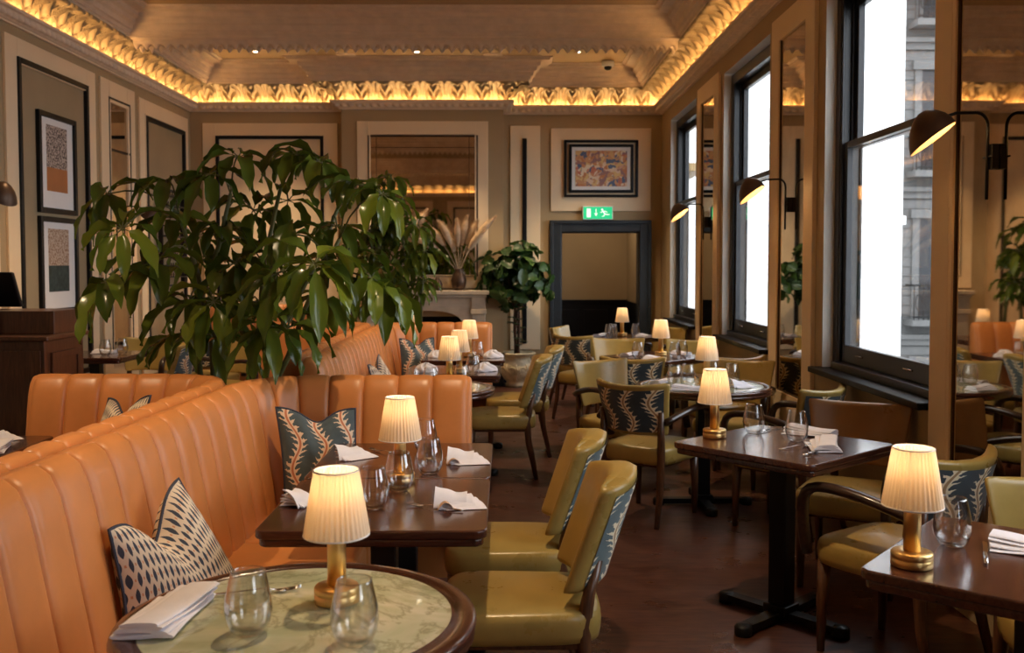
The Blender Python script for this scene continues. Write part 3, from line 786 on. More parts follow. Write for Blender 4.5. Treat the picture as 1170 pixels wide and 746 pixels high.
def umbrella_tree(loc, stems, clusters, label, L=.235, W=.070, seed=3, fill=None, group=None, fillL=.19):
    rnd = random.Random(seed); t = thing('umbrella_tree', label, 'plant', loc, 0, group)
    lv = MB(); st = MB(); tr = MB(); o = Vector(loc)
    nodes = []
    for s_ in stems:
        pts = [Vector(p) - o for p in s_]; tr.tube(pts, [.017 - .008 * k / (len(pts) - 1) for k in range(len(pts))], 8)
        for i in range(1, len(pts)):
            for q in (.0, .33, .66, 1): nodes.append(pts[i - 1].lerp(pts[i], q))
    allc = [(Vector(c[:3]) - o, c[3] if len(c) > 3 else 1.) for c in clusters]
    if fill:
        cx, cy, cz, rx, ry, rz, num = fill
        for _ in range(num):
            while 1:
                v = Vector((rnd.uniform(-1, 1), rnd.uniform(-1, 1), rnd.uniform(-1, 1)))
                if v.length < 1: break
            allc.append((Vector((cx + v.x * rx, cy + v.y * ry, cz + v.z * rz)) - o, fillL / L))
    for c, sca in allc:
        nd = min(nodes, key=lambda q: (q - c).length + (0 if q.z < c.z + .1 else .5))
        mid = nd.lerp(c, .5) + Vector((0, 0, .06))
        st.tube([nd, nd.lerp(mid, .5) + Vector((0, 0, .02)), mid, mid.lerp(c, .5) + Vector((0, 0, .01)), c], .0042, 5)
        ax = (c - nd); ax.z = abs(ax.z) * .4 + .25
        whorl(lv, st, c, ax, rnd.choice((7, 8, 8, 9)), L * sca, W * sca, rnd)
    obj('foliage', lv, M['leaf'], t); obj('leaf_stalks', st, M['stem'], t); obj('stems', tr, M['stem'], t)
    return t
# tree in the planter between the booths
t = thing('planter_box', 'dark planter box standing between the tan booths and holding the big tree', 'planter', (-1.46, 4.86, 0))
mb = MB(); mb.box(-.36, .36, -.24, .24, 0, .72); mb.box(-.38, .38, -.26, .26, .70, .76); obj('box', mb, M['black'], t, .008)
mb = MB(); mb.box(-.35, .35, -.23, .23, .745, .775); obj('soil', mb, M['soil'], t)
ST = [[(-1.45, 4.8, .76), (-1.46, 4.8, 1.1), (-1.52, 4.78, 1.45), (-1.60, 4.75, 1.75)],
      [(-1.32, 4.85, .76), (-1.24, 4.85, 1.15), (-1.20, 4.8, 1.5), (-1.12, 4.85, 1.9)],
      [(-1.55, 4.95, .76), (-1.60, 4.95, 1.2), (-1.45, 4.9, 1.6), (-1.36, 4.8, 1.85)],
      [(-1.22, 4.75, .76), (-1.05, 4.65, 1.05), (-.95, 4.6, 1.3), (-.78, 4.55, 1.62)],
      [(-1.28, 4.98, .76), (-1.2, 5.0, 1.1), (-.98, 5.0, 1.5), (-.85, 4.95, 1.8)]]
CL = [(-1.93,4.7,1.84), (-1.64,4.7,1.90), (-1.40,4.6,1.93), (-1.86, 4.5, 1.42), (-1.29,4.7,2.02), (-1.03,4.8,2.04), (-0.91,4.75,2.00), (-0.69,4.5,1.87), (-0.56,4.4,1.82), (-1.70,4.3,1.66), (-1.66,4.8,1.73), (-1.66,4.6,1.51), (-1.55,4.9,1.51), (-1.54,4.7,1.32), (-1.43,4.9,1.68), (-1.30,5.0,1.78), (-1.12,5.0,1.83), (-0.81,4.1,1.50, 1.1), (-0.99,4.2,1.46), (-1.06,4.3,1.23, 1.1), (-1.33,4.4,1.33), (-0.76,4.5,1.51), (-0.61,4.4,1.44), (-1.30,4.9,1.29), (-1.02,4.5,1.20), (-1.40,4.7,1.15), (-0.85,4.9,1.69), (-0.53,4.5,1.39), (-1.66,5.2,1.65), (-1.30,5.2,1.56), (-0.96,5.1,1.32), (-1.69,5.0,1.12), (-1.28,4.6,1.51), (-1.03,4.6,1.63)]
CL = [tuple(c[:3]) + ((1.22,) if c[2] < 1.62 and c[1] < 4.75 else (1.08,)) for c in CL]
umbrella_tree((-1.46, 4.86, .775), ST, CL, 'large umbrella tree with big drooping glossy leaves behind the curved tan booth')
# second tree by the fireplace
t = thing('planter_box', 'dark planter box by the fireplace, mostly hidden behind the far booth', 'planter', (-1.05, 9.1, 0))
mb = MB(); mb.box(-.45, .45, -.22, .22, 0, .78); mb.box(-.47, .47, -.24, .24, .76, .82); obj('box', mb, M['black'], t, .008)
mb = MB(); mb.box(-.44, .44, -.21, .21, .805, .83); obj('soil', mb, M['soil'], t)
ST2 = [[(-1.2, 9.05, .83), (-1.25, 9.0, 1.3), (-1.2, 8.9, 1.8), (-1.1, 8.85, 2.25)], [(-.95, 9.05, .83), (-.9, 9.0, 1.3), (-.95, 8.9, 1.75)],
       [(-.8, 9.1, .83), (-.78, 9.0, 1.2), (-.75, 8.9, 1.55)], [(-1.4, 9.1, .83), (-1.5, 9.0, 1.4), (-1.45, 8.95, 1.75)]]
umbrella_tree((-1.05, 9.1, .83), ST2, [(-1.02, 8.75, 2.28, 1.2), (-1.25, 8.8, 2.2), (-1.05, 8.8, 2.05), (-.72, 8.7, 1.62), (-.78, 8.6, 1.85)],
              'dense dark umbrella tree in front of the fireplace and its mirror', L=.24, W=.07, seed=8, fill=(-1.05, 8.9, 1.48, .40, .25, .52, 48), fillL=.2)
# fiddle leaf fig in the urn
t = thing('garden_urn', 'wide carved cream urn with a flared rim holding the fig by the doorway', 'urn', (.145, 11.80, 0))
mb = MB()
UP = [(.001, .0), (.135, 0), (.14, .03), (.125, .05), (.13, .07), (.17, .12), (.205, .19), (.212, .25), (.195, .30), (.172, .33), (.165, .36), (.19, .385), (.225, .40), (.232, .415), (.22, .425), (.17, .415), (.15, .38), (.001, .38)]
mb.lathe([(r_ * 1.0, z) for r_, z in UP], 48); obj('body', mb, M['urn'], t)
mb = MB()
for k in range(10):
    a0 = 2 * pi * k / 10
    def rad(z): return .128 + .085 * sin(min(1, max(0, (z - .06) / .2)) * pi / 2) - max(0, z - .26) * .5
    pts = []
    for q in range(18):
        u = q / 17; th = u * 4.5 * pi / 2; rr = .052 * (1 - u * .8)
        z = .20 + rr * sin(th) * 1.25; pts.append((rad(z) * cos(a0 + rr * cos(th) / .2), rad(z) * sin(a0 + rr * cos(th) / .2), z))
    mb.tube(pts, .0065, 6)
    mb.tube([(rad(z) * cos(a0 + .31 + .05 * sin(z * 40)), rad(z) * sin(a0 + .31 + .05 * sin(z * 40)), z) for z in (.09, .13, .17, .21, .25, .29)], .008, 6)
obj('relief', mb, M['urn'], t)
mb = MB(); mb.lathe([(.001, .385), (.15, .388)], 24, cap=False); obj('soil', mb, M['soil'], t)
t = thing('fiddle_leaf_fig', 'bushy fiddle leaf fig with round dark leaves growing in the cream urn', 'plant', (.145, 11.80, .388))
rnd = random.Random(4); mb = MB()
for k in range(4):
    a = k * 1.6; mb.tube([(.02 * cos(a), .02 * sin(a), 0), (.035 * cos(a + 1), .035 * sin(a + 1), .3), (.03 * cos(a + 2), .03 * sin(a + 2), .55), (.12 * cos(a + 2), .12 * sin(a + 2), .95)], [.017, .015, .013, .007], 8)
obj('trunk', mb, M['bark'], t)
lv = MB()
def fig(p, d, L, W, out=None):
    d = d.normalized()
    if out:
        nrm = (out.normalized() + Vector((rnd.uniform(-.5, .5), rnd.uniform(-.5, .5), rnd.uniform(-.2, .6)))).normalized()
        d = (d - nrm * d.dot(nrm)).normalized(); side = d.cross(nrm).normalized()
    else: side = d.cross(Vector((0, 0, 1))).normalized(); nrm = side.cross(d)
    vs = []; nl = 8
    for k in range(nl + 1):
        q = k / nl; w = W * .5 * (sin(pi * min(1, .12 + q * .88)) ** .6 if q < .999 else .05) * (.75 + .35 * q)
        c = p + d * L * q + Vector((0, 0, -.18 * L * q * q)) + nrm * .0
        vs += [c + side * w * s_ + nrm * (abs(s_) * w * .35 + .006 * sin(k * 2.2 + s_ * 2)) for s_ in (-1, -.5, 0, .5, 1)]
    lv.add(vs, [(k * 5 + i, k * 5 + i + 1, (k + 1) * 5 + i + 1, (k + 1) * 5 + i) for k in range(nl) for i in range(4)], True)
for k in range(250):
    z = rnd.uniform(-1, 1); a = rnd.uniform(0, 2 * pi); rr = sqrt(1 - z * z); q = rnd.uniform(.45, 1)
    d = Vector((rr * cos(a), rr * sin(a), z))
    if q > .8 and z < -.55: continue
    p = Vector((-.02, -.06, .93)) + Vector((d.x * .48, d.y * .24, d.z * .46)) * q
    fig(p, Vector((rnd.uniform(-1, 1), rnd.uniform(-1, 1), rnd.uniform(-.6, 1.))), rnd.uniform(.13, .19), rnd.uniform(.12, .155), d)
for k in range(16):
    a = rnd.uniform(0, 6.3); fig(Vector((.02 * cos(a), .02 * sin(a), rnd.uniform(.08, .45))), Vector((cos(a), sin(a), .3)), .12, .09)
obj('foliage', lv, M['figleaf'], t)

# ------------------------------------------------------------ banquettes
def polypath(pts, r, n_=10):
    """open polyline with its inner corners rounded to radius r"""
    out = [Vector(pts[0])]
    for i in range(1, len(pts) - 1):
        p0, p1, p2 = Vector(pts[i - 1]), Vector(pts[i]), Vector(pts[i + 1])
        a = (p0 - p1).normalized(); b_ = (p2 - p1).normalized(); ang = a.angle(b_); tlen = r / math.tan(ang / 2)
        s_, e = p1 + a * tlen, p1 + b_ * tlen
        for k in range(n_ + 1):
            q = k / n_; out.append(s_ * (1 - q) ** 2 + p1 * 2 * q * (1 - q) + e * q * q)
    out.append(Vector(pts[-1])); return out
def banquette(label, pts, side, r=.38, top=1.0, cw=.155, seats=None, plinth=None, group='channelled leather booths'):
    loc = (pts[0][0], pts[0][1], 0)
    t = thing('banquette', label, 'banquette', loc, 0, group)
    path = polypath(pts, r); O = Vector((loc[0], loc[1]))
    cum = [0]
    for i in range(1, len(path)): cum.append(cum[-1] + (path[i] - path[i - 1]).length)
    Lt = cum[-1]; nch = max(1, round(Lt / cw)); FS = (0, .022, .07, .16, .3, .5, .7, .84, .93, .978); sub = len(FS); N = nch * sub
    prof = [(.155, .36, .3), (.155, .44, 1), (.150, .50, 1), (.128, .62, 1), (.105, .74, 1), (.082, .86, 1), (.066, .925, 1), (.045, .968, 1), (.018, .992, 1), (-.012, .99, .8), (-.030, .965, .5), (-.036, .90, .1), (-.036, .06, 0)]
    def at(s_):
        s_ = min(max(s_, 0), Lt)
        i = 0
        while i < len(cum) - 2 and cum[i + 1] < s_: i += 1
        q = (s_ - cum[i]) / (cum[i + 1] - cum[i]); p = path[i].lerp(path[i + 1], q)
        s0 = max(0, s_ - .04); s1 = min(Lt, s_ + .04)
        def pp(ss):
            j = 0
            while j < len(cum) - 2 and cum[j + 1] < ss: j += 1
            return path[j].lerp(path[j + 1], (ss - cum[j]) / (cum[j + 1] - cum[j]))
        d = (pp(s1) - pp(s0)).normalized(); return p - O, Vector((-d.y, d.x)) * side
    mb = MB(); m_ = len(prof); vs = []; fs = []
    for k in range(N + 1):
        f = FS[k % sub]; s_ = Lt * (k // sub + f) / nch; b_ = (1 - abs(2 * f - 1) ** 5.) ** .5 if 0 < f < 1 else -.12
        endf = 1.0
        if k in (0, N): b_ = .3
        p, nn = at(s_)
        for off, z, wt in prof:
            zz = z * top if z > .4 else z
            bo = .022 * b_ * wt
            o_ = off + bo * (.9 if z < .95 else .45 if z > .98 else .7) * (1 if off > 0 else -.3); zz += bo * (.55 if z > .95 else 0)
            vs.append((p.x + nn.x * o_, p.y + nn.y * o_, zz))
    for k in range(N):
        for i in range(m_ - 1): fs.append((k * m_ + i, (k + 1) * m_ + i, (k + 1) * m_ + i + 1, k * m_ + i + 1))
    if side > 0: fs = [tuple(reversed(f)) for f in fs]
    mb.add(vs, fs, True)
    for k in (0, N):
        # rounded end: extra rings beyond the end
        p, nn = at(Lt * k / N); d = Vector((nn.y, -nn.x)) * side * (1 if k == N else -1)
        cen = (.045, .55)
        prev = [vs[k * m_ + i] for i in range(m_)]
        rings = [prev]
        for q in range(1, 5):
            a = q / 4 * pi / 2; sc_ = cos(a) ; ex_ = .02 * sin(a)
            ring = []
            for (x, y, z) in prev:
                cxx = p.x + nn.x * cen[0]; cyy = p.y + nn.y * cen[0]
                kx = 1 - (1 - sc_) * .28; 
                ring.append((cxx + (x - cxx) * kx + d.x * ex_, cyy + (y - cyy) * kx + d.y * ex_, z - (1 - sc_) * .02 * (1 if z > .5 else 0)))
            rings.append(ring)
        allv = [v for r2 in rings for v in r2]
        ff = [(q * m_ + i, q * m_ + i + 1, (q + 1) * m_ + i + 1, (q + 1) * m_ + i) for q in range(4) for i in range(m_ - 1)]
        ff.append(tuple(4 * m_ + i for i in range(m_)))
        mb.add(allv, ff, True)
    obj('channelled_back', mb, M['orange'], t)
    for poly_ in seats or []:
        mb = MB(); mb.prism([(x - loc[0], y - loc[1]) for x, y in poly_], .20, .455); obj('seat_cushion', mb, M['orange'], t, .028, 4)
    if plinth:
        mb = MB(); mb.prism([(x - loc[0], y - loc[1]) for x, y in plinth], 0, .20); obj('plinth', mb, M['black'], t)
    return t
# nearest booth (A), the one behind it facing left (B), and the far pair (C, D)
banquette('long curved tan leather booth along the left foreground, ending behind the square tables', [(-1.235, .7), (-1.13, 4.34), (-.17, 4.34)], -1,
          seats=[[(-1.07, .75), (-.52, .75), (-.52, 2.0), (-1.07, 2.0)], [(-1.07, 2.005), (-.52, 2.005), (-.52, 3.6), (-1.03, 3.6)], [(-1.03, 3.605), (-.52, 3.605), (-.52, 4.19), (-1.0, 4.19)]],
          plinth=[(-1.05, .8), (-.74, .8), (-.74, 4.19), (-1.0, 4.19)])
banquette('tan leather booth back to back with the nearest one, facing the left wall', [(-1.32, .9), (-1.215, 4.40), (-2.13, 4.40)], 1,
          seats=[[(-2.0, 1.0), (-1.48, 1.0), (-1.42, 4.24), (-2.0, 4.24)]], plinth=[(-1.8, 1.05), (-1.5, 1.05), (-1.42, 4.23), (-1.8, 4.23)])
banquette('far tan leather booth by the fireplace with the round marble table in front', [(-1.06, 5.15), (-1.06, 8.32), (-.13, 8.32)], -1,
          seats=[[(-.90, 5.3), (-.52, 5.3), (-.52, 6.75), (-.90, 6.75)], [(-.90, 6.755), (-.52, 6.755), (-.52, 8.16), (-.88, 8.16)]], plinth=[(-.9, 5.35), (-.74, 5.35), (-.74, 8.16), (-.9, 8.16)])
banquette('tan leather booth behind the umbrella tree, facing the left wall', [(-1.145, 5.30), (-1.145, 8.38), (-2.1, 8.38)], 1,
          seats=[[(-1.85, 5.4), (-1.34, 5.4), (-1.34, 8.2), (-1.85, 8.2)]], plinth=[(-1.7, 5.45), (-1.34, 5.45), (-1.34, 8.2), (-1.7, 8.2)])
banquette('small tan leather booth against the back wall left of the fireplace', [(-3.3, 10.9), (-2.0, 10.9)], -1, top=1.05,
          seats=[[(-3.3, 10.28), (-2.0, 10.28), (-2.0, 10.74), (-3.3, 10.74)]], plinth=[(-3.27, 10.5), (-2.05, 10.5), (-2.05, 10.74), (-3.27, 10.74)])

# ------------------------------------------------------------ pillows
def pillow(c4, label, mat, thick=.075, chop=.07, w_=.45, h_=.45, flip=1):
    """c4 = top-left, top-right, bottom-right, bottom-left in world space"""
    P_ = [Vector(p) for p in c4]; ctr = (P_[2] + P_[3]) / 2
    t = thing('throw_pillow', label, 'cushion', tuple(ctr), 0)
    P_ = [p - ctr for p in P_]
    nrm = ((P_[1] - P_[0]).cross(P_[3] - P_[0])).normalized() * flip
    def f(sgn):
        def g_(a, b_):
            # pinch the sides inward
            aa = a + .035 * sin(pi * b_) * (1 - 2 * a); bb = b_ + .03 * sin(pi * a) * (1 - 2 * b_)
            p = (P_[3] * (1 - aa) + P_[2] * aa) * (1 - bb) + (P_[0] * (1 - aa) + P_[1] * aa) * bb
            bulge = (sin(pi * a) * sin(pi * b_)) ** .5 if 0 < a < 1 and 0 < b_ < 1 else 0
            ch = chop * ex((a - .5) / .2) * b_ ** 2.2
            up = (P_[0] - P_[3]).normalized()
            fold = .35 * ex((a - .5) / .13) * b_ ** 2
            wr = .004 * sin(a * 23 + b_ * 9) * sin(pi * a) * sin(pi * b_)
            return p - up * ch + nrm * sgn * (thick * bulge * (1 - fold) + wr)
        return g_
    uvf = lambda a, b_: (a * w_, b_ * h_)
    mb = MB(); mb.grid(f(1), 28, 28, True, uvf); n0 = len(mb.v); mb.grid(f(-1), 28, 28, True, uvf)
    obj('cover', mb, mat, t)
    edge = [f(0)(k / 20, 0) for k in range(20)] + [f(0)(1, k / 20) for k in range(20)] + [f(0)(1 - k / 20, 1) for k in range(20)] + [f(0)(0, 1 - k / 20) for k in range(21)]
    mb = MB(); mb.tube(edge, .005, 6); obj('piping', mb, M['navypipe'], t)
pillow([(-1.045, 2.52, .80), (-.97, 2.84, .865), (-.75, 2.86, .475), (-.99, 2.50, .47)], 'cream pillow with navy dashes on the nearest booth seat', M['dash'], .085, .11, .42, .42)
pillow([(-.965, 4.04, .90), (-.645, 4.13, .88), (-.60, 4.00, .47), (-.905, 3.93, .47)], 'teal pillow with orange vine print in the corner of the nearest booth', M['vinebig'], .07, .05)
pillow([(-.87, 7.92, .89), (-.60, 8.08, .885), (-.55, 7.95, .49), (-.84, 7.80, .48)], 'teal vine print pillow in the corner of the far booth', M['vinebig'], .07, .05)
pillow([(-.90, 6.30, .84), (-.87, 6.62, .88), (-.70, 6.6, .48), (-.80, 6.25, .48)], 'cream dash print pillow on the far booth, only its tips showing', M['dash'], .07, .10)
pillow([(-1.69, 4.10, .93), (-1.45, 3.93, .965), (-1.52, 3.80, .50), (-1.78, 3.98, .50)], 'dark dash print pillow peeking over the back of the left booth', M['dash'], .06, .06)

# ------------------------------------------------------------ tables
def roundrect(w_, d_, r_, n_=6):
    out = []
    for cx, cy, a0 in ((w_ / 2 - r_, d_ / 2 - r_, 0), (-w_ / 2 + r_, d_ / 2 - r_, pi / 2), (-w_ / 2 + r_, -d_ / 2 + r_, pi), (w_ / 2 - r_, -d_ / 2 + r_, 3 * pi / 2)):
        for k in range(n_ + 1):
            a = a0 + pi / 2 * k / n_; out.append((cx + r_ * cos(a), cy + r_ * sin(a)))
    return out
def pedestal(t):
    mb = MB(); mb.box(-.04, .04, -.04, .04, .03, .70); mb.box(-.14, .14, -.14, .14, .688, .70); mb.box(-.055, .055, -.055, .055, .03, .07)
    obj('pedestal', mb, M['blackmetal'], t, .005)
    mb = MB()
    for a in (0, pi / 2):
        pts = [(-.29, -.035), (.29, -.035), (.29, .035), (-.29, .035)]
        for s_ in (-1, 1):
            q = [rot2(x, y, a) for x, y in ((0, -.032), (s_ * .27, -.026), (s_ * .27, .026), (0, .032))]
            if s_ < 0: q.reverse()
            mb.prism(q, .012, .042)
            c = rot2(s_ * .275, 0, a); mb.lathe([(.034, 0), (.036, .012), (.036, .036), (.028, .044), (0, .046)], 16, c[0], c[1])
    obj('cross_foot', mb, M['blackmetal'], t)
def square_table(x, y, rz, label, w_=.66, d_=.665, group='square dark wood tables'):
    t = thing('dining_table', label, 'table', (x, y, 0), rz, group)
    mb = MB(); mb.prism(roundrect(w_, d_, .035), .724, .75); obj('tabletop', mb, M['tablewood'], t, .006, 3)
    mb = MB(); mb.prism(roundrect(w_ - .02, d_ - .02, .03), .70, .7235); obj('edge_moulding', mb, M['tablewood'], t, .006, 3)
    pedestal(t); return t
def round_table(x, y, label, Rr=.38, ri=.326, group='round marble topped tables'):
    t = thing('round_table', label, 'table', (x, y, 0), 0, group)
    mb = MB(); mb.lathe([(ri, .742), (ri, .7505), (Rr - .012, .7505), (Rr - .003, .747), (Rr, .740), (Rr - .002, .732), (Rr - .010, .728), (Rr - .004, .722), (Rr - .004, .712), (Rr - .014, .704), (Rr - .03, .702), (.2, .702), (.2, .74), (ri, .742)], 72, cap=False)
    obj('rim', mb, M['tablewood'], t)
    mb = MB(); mb.lathe([(0, .7495), (ri - .0005, .7495)], 64, smooth=False, cap=False); obj('marble_top', mb, M['marble'], t)
    pedestal(t); return t
TA1 = square_table(-.381, 3.015, 0, 'nearest square table beside the long booth, under two folded napkins')
dup(TA1, (-.381, 3.69, 0), 0, 'second square table, pushed against the nearest one in front of the booth end')
dup(TA1, (-.36, 6.80, 0), 0, 'square table right behind the far round marble table')
dup(TA1, (-.33, 7.82, 0), 0, 'farthest square table in the far booth by the fireplace')
dup(TA1, (-2.30, 3.88, 0), 0, 'dark table cut by the left edge of the picture beside the left booth')
dup(TA1, (1.17, 4.015, 0), R(41.5), 'square table turned at an angle in the middle right with two stemless glasses')
dup(TA1, (1.335, 2.38, 0), R(50), 'square table cut by the right edge of the picture in the foreground')
dup(TA1, (-3.42, 8.05, 0), 0, 'dark table against the left wall below the framed prints')
dup(TA1, (-2.9, 9.85, 0), 0, 'table glimpsed through the leaves in front of the back wall booth')
dup(TA1, (1.24, 7.86, 0), R(45), 'square table with a lamp between the round table and the doorway tables')
dup(TA1, (1.19, 10.0, 0), R(45), 'farthest table, standing in front of the open doorway')
round_table(-.44, 2.03, 'round green marble table with a wooden rim in the left foreground')
round_table(-.44, 5.86, 'small round marble table half hidden behind the end of the nearest booth')
round_table(1.235, 5.96, 'round table by the middle window laid with four glasses and napkins', .42, .365)

# ------------------------------------------------------------ chairs
def cushion(mb, w_, wb, d_, z0, z1, crown, y0=0., n_=44, e=5.):
    """upholstered seat: superellipse plan, width w_ at the front (+y), wb at the back"""
    def ring(s_, z):
        out = []
        for k in range(n_):
            a = 2 * pi * k / n_; c, s2 = cos(a), sin(a)
            x = abs(c) ** (2 / e) * (1 if c > 0 else -1); y = abs(s2) ** (2 / e) * (1 if s2 > 0 else -1)
            ww = (w_ + wb) / 4 + (w_ - wb) / 4 * y
            out.append((x * ww * s_, y0 + y * d_ / 2 * s_, z))
        return out
    H = z1 - z0
    L_ = [(.93, z0), (.975, z0 + H * .06), (.995, z0 + H * .3), (1.0, z0 + H * .55), (.992, z0 + H * .8), (.972, z0 + H * .93), (.94, z1)]
    L_ += [(s_, z1 + crown * (1 - (s_ / .94) ** 2.2)) for s_ in (.86, .74, .6, .45, .3, .15)]
    vs = []
    for s_, z in L_: vs += ring(s_, z)
    m_ = len(L_); fs = [(r_ * n_ + k, r_ * n_ + (k + 1) % n_, (r_ + 1) * n_ + (k + 1) % n_, (r_ + 1) * n_ + k) for r_ in range(m_ - 1) for k in range(n_)]
    vs.append((0, y0, z1 + crown)); fs += [((m_ - 1) * n_ + k, (m_ - 1) * n_ + (k + 1) % n_, m_ * n_) for k in range(n_)]
    fs.append(tuple(reversed(range(n_)))); mb.add(vs, fs, True)
def backrest(z0, z1, w0, w1, y0, lean, curve, th, topcurve):
    """closed upholstered pad and its outer fabric panel"""
    def mid(x, v, W):
        return y0 - lean * v + curve * (x / W) ** 2
    def wdt(v): return w0 + (w1 - w0) * v
    def zz(x, v, W): return z0 + (z1 - z0) * v + topcurve * (x / W) ** 2 * v
    mb = MB(); n_ = 40
    rows = [(0, .0), (.0, .6), (.015, .9), (.05, 1)] + [(k / 12, 1) for k in range(1, 12)] + [(.95, 1.), (.985, .9), (1.0, .6), (1.003, 0.0)]
    vs = []
    for v, tk in rows:
        W = wdt(v)
        if tk < 1: W -= th * .5 * (1 - tk)
        for k in range(n_):
            a = 2 * pi * k / n_; c, s_ = cos(a), sin(a)
            x = abs(c) ** .52 * (1 if c > 0 else -1) * W; o = abs(s_) ** .75 * (1 if s_ > 0 else -1) * th / 2 * tk
            vs.append((x, mid(x, v, W) + o, zz(x, v, W)))
    m_ = len(rows); fs = [(r_ * n_ + k, r_ * n_ + (k + 1) % n_, (r_ + 1) * n_ + (k + 1) % n_, (r_ + 1) * n_ + k) for r_ in range(m_ - 1) for k in range(n_)]
    mb.add(vs, fs, True)
    pn = MB()
    def f(a, b_):
        v = .07 + .83 * b_; W = wdt(v); x = (a * 2 - 1) * W * .93
        c_ = abs(x / W) ** (1 / .52); s_ = sqrt(max(0, 1 - c_ * c_))
        return (x, mid(x, v, W) - (abs(s_) ** .75) * th / 2 - .004, zz(x, v, W))
    pn.grid(f, 16, 14, True, lambda a, b_: (a * w1 * 1.8 - .02, b_ * (z1 - z0) * .85))
    pn.f = [tuple(reversed(q)) for q in pn.f]
    return mb, pn
def armless():
    t = thing('dining_chair', 'x', 'chair')
    mb = MB(); cushion(mb, .47, .42, .50, .355, .45, .028, -.02); obj('seat', mb, M['olive'], t)
    mb, pn = backrest(.50, .862, .185, .21, -.235, .115, .075, .095, -.030)
    b_ = obj('backrest', mb, M['olive'], t); obj('back_panel', pn, M['vineteal'], b_)
    for s_ in (-1, 1):
        mb = MB(); mb.tube([(s_ * .185, .185, .36), (s_ * .19, .192, .2), (s_ * .19, .195, 0)], [.028, .022, .016], 8); obj('leg', mb, M['chairwood'], t)
        mb = MB(); mb.tube([(s_ * .150, -.255, .60), (s_ * .165, -.225, .50), (s_ * .178, -.205, .40), (s_ * .18, -.215, .25), (s_ * .185, -.27, .0)], [.014, .020, .026, .023, .016], 8); obj('leg', mb, M['chairwood'], t)
    mb = MB(); mb.box(-.19, .19, -.21, .19, .335, .36); obj('seat_rail', mb, M['chairwood'], t, .004)
    return t
def armchair(mat='vine', bmat='olive'):
    t = thing('armchair', 'x', 'chair')
    mb = MB(); cushion(mb, .49, .44, .48, .35, .445, .03); obj('seat', mb, M['olive'], t)
    mb, pn = backrest(.52, .81, .20, .245, -.235, .07, .085, .055, .018)
    b_ = obj('backrest', mb, M[bmat], t); obj('back_panel', pn, M[mat], b_)
    for s_ in (-1, 1):
        mb = MB(); mb.tube([(s_ * .19, .19, .36), (s_ * .195, .197, .2), (s_ * .195, .20, 0)], [.028, .022, .015], 8); obj('leg', mb, M['chairwood'], t)
        mb = MB(); mb.tube([(s_ * .195, -.225, .66), (s_ * .19, -.215, .50), (s_ * .185, -.205, .38), (s_ * .188, -.22, .2), (s_ * .195, -.27, 0)], [.016, .022, .025, .021, .015], 8); obj('leg', mb, M['chairwood'], t)
        pts = [(s_ * .215, -.215, .60), (s_ * .245, -.13, .63), (s_ * .262, -.02, .655), (s_ * .268, .08, .665), (s_ * .270, .17, .662), (s_ * .270, .222, .635), (s_ * .267, .238, .57), (s_ * .262, .235, .48), (s_ * .250, .225, .39)]
        P2 = []
        for i in range(len(pts) - 1):
            a, b2 = Vector(pts[i]), Vector(pts[i + 1]); P2 += [a, a.lerp(b2, .5)]
        P2.append(Vector(pts[-1]))
        Q = [P2[0]] + [(P2[i - 1] + P2[i] * 2 + P2[i + 1]) / 4 for i in range(1, len(P2) - 1)] + [P2[-1]]
        mb = MB(); mb.tube(Q, .025, 8, sq=(1.05, .8)); obj('arm', mb, M['armwood'], t)
    mb = MB(); mb.box(-.19, .19, -.21, .20, .335, .355); obj('seat_rail', mb, M['chairwood'], t, .004)
    return t
ch = armless()
first = [True]
def chair(x, y, face, label, group='armless olive leather chairs'):
    """face = direction the sitter looks, degrees from +x"""
    rz = R(face - 90)
    if first[0]:
        first[0] = False; ch.location = (x, y, 0); ch.rotation_euler.z = rz; ch['label'] = label; ch['group'] = group; return
    dup(ch, (x, y, 0), rz, label, group)
chair(.03, 3.05, 180, 'nearest armless olive leather chair, big in the bottom centre')
chair(.00, 3.68, 180, 'second armless olive leather chair, just behind the nearest one')
chair(-.05, 6.84, 180, 'armless olive chair at the far round marble table, seen from its side')
chair(.08, 7.62, 180, 'armless olive chair nearest the cream urn, behind another side-on chair')
chair(-2.98, 8.15, 180, 'olive chair with a vine print back at the table by the left wall')
ac = armchair(); af = [True]
def arm(x, y, face, label, group='dark wood armchairs with vine print backs'):
    rz = R(face - 90)
    if af[0]:
        af[0] = False; ac.location = (x, y, 0); ac.rotation_euler.z = rz; ac['label'] = label; ac['group'] = group; return
    dup(ac, (x, y, 0), rz, label, group)
arm(.87, 5.72, 52, 'armchair in the middle aisle with its dark vine print back turned to us')
arm(.79, 6.60, -58, 'armchair with a pale olive leather back facing us, left of the round table')
arm(.97, 7.24, 80, 'armchair with a teal vine print back standing beyond the round table')
arm(1.57, 6.60, -118, 'olive leather armchair between the round table and the middle window')
arm(1.60, 5.46, 135, 'armchair under the near window sill with dark vine print and olive rim')
bc = armchair('vine', 'shadedolive'); bc.location = (1.64, 4.50, 0); bc.rotation_euler.z = R(-118 - 90); bc['group'] = 'dark wood armchairs with vine print backs'  # another olive armchair; its backrest colour carries painted shade
bc['label'] = 'olive leather armchair with shade coloured brown into its back, close behind the angled square table on the right'
arm(1.50, 3.62, 124, 'armchair with a pale teal vine back between the two right hand tables')
arm(1.73, 2.76, -97, 'olive leather armchair cut by the right edge, facing the nearest lamp')
arm(1.03, 8.58, -92, 'olive armchair at the lamp table, left one of the pair facing us')
arm(1.61, 8.42, -110, 'olive armchair at the lamp table, right one of the pair by the far window')
arm(1.64, 7.28, 112, 'very dark armchair seen from behind beside the middle window')
arm(.79, 9.38, 50, 'armchair with dark vine print back nearest the doorway')
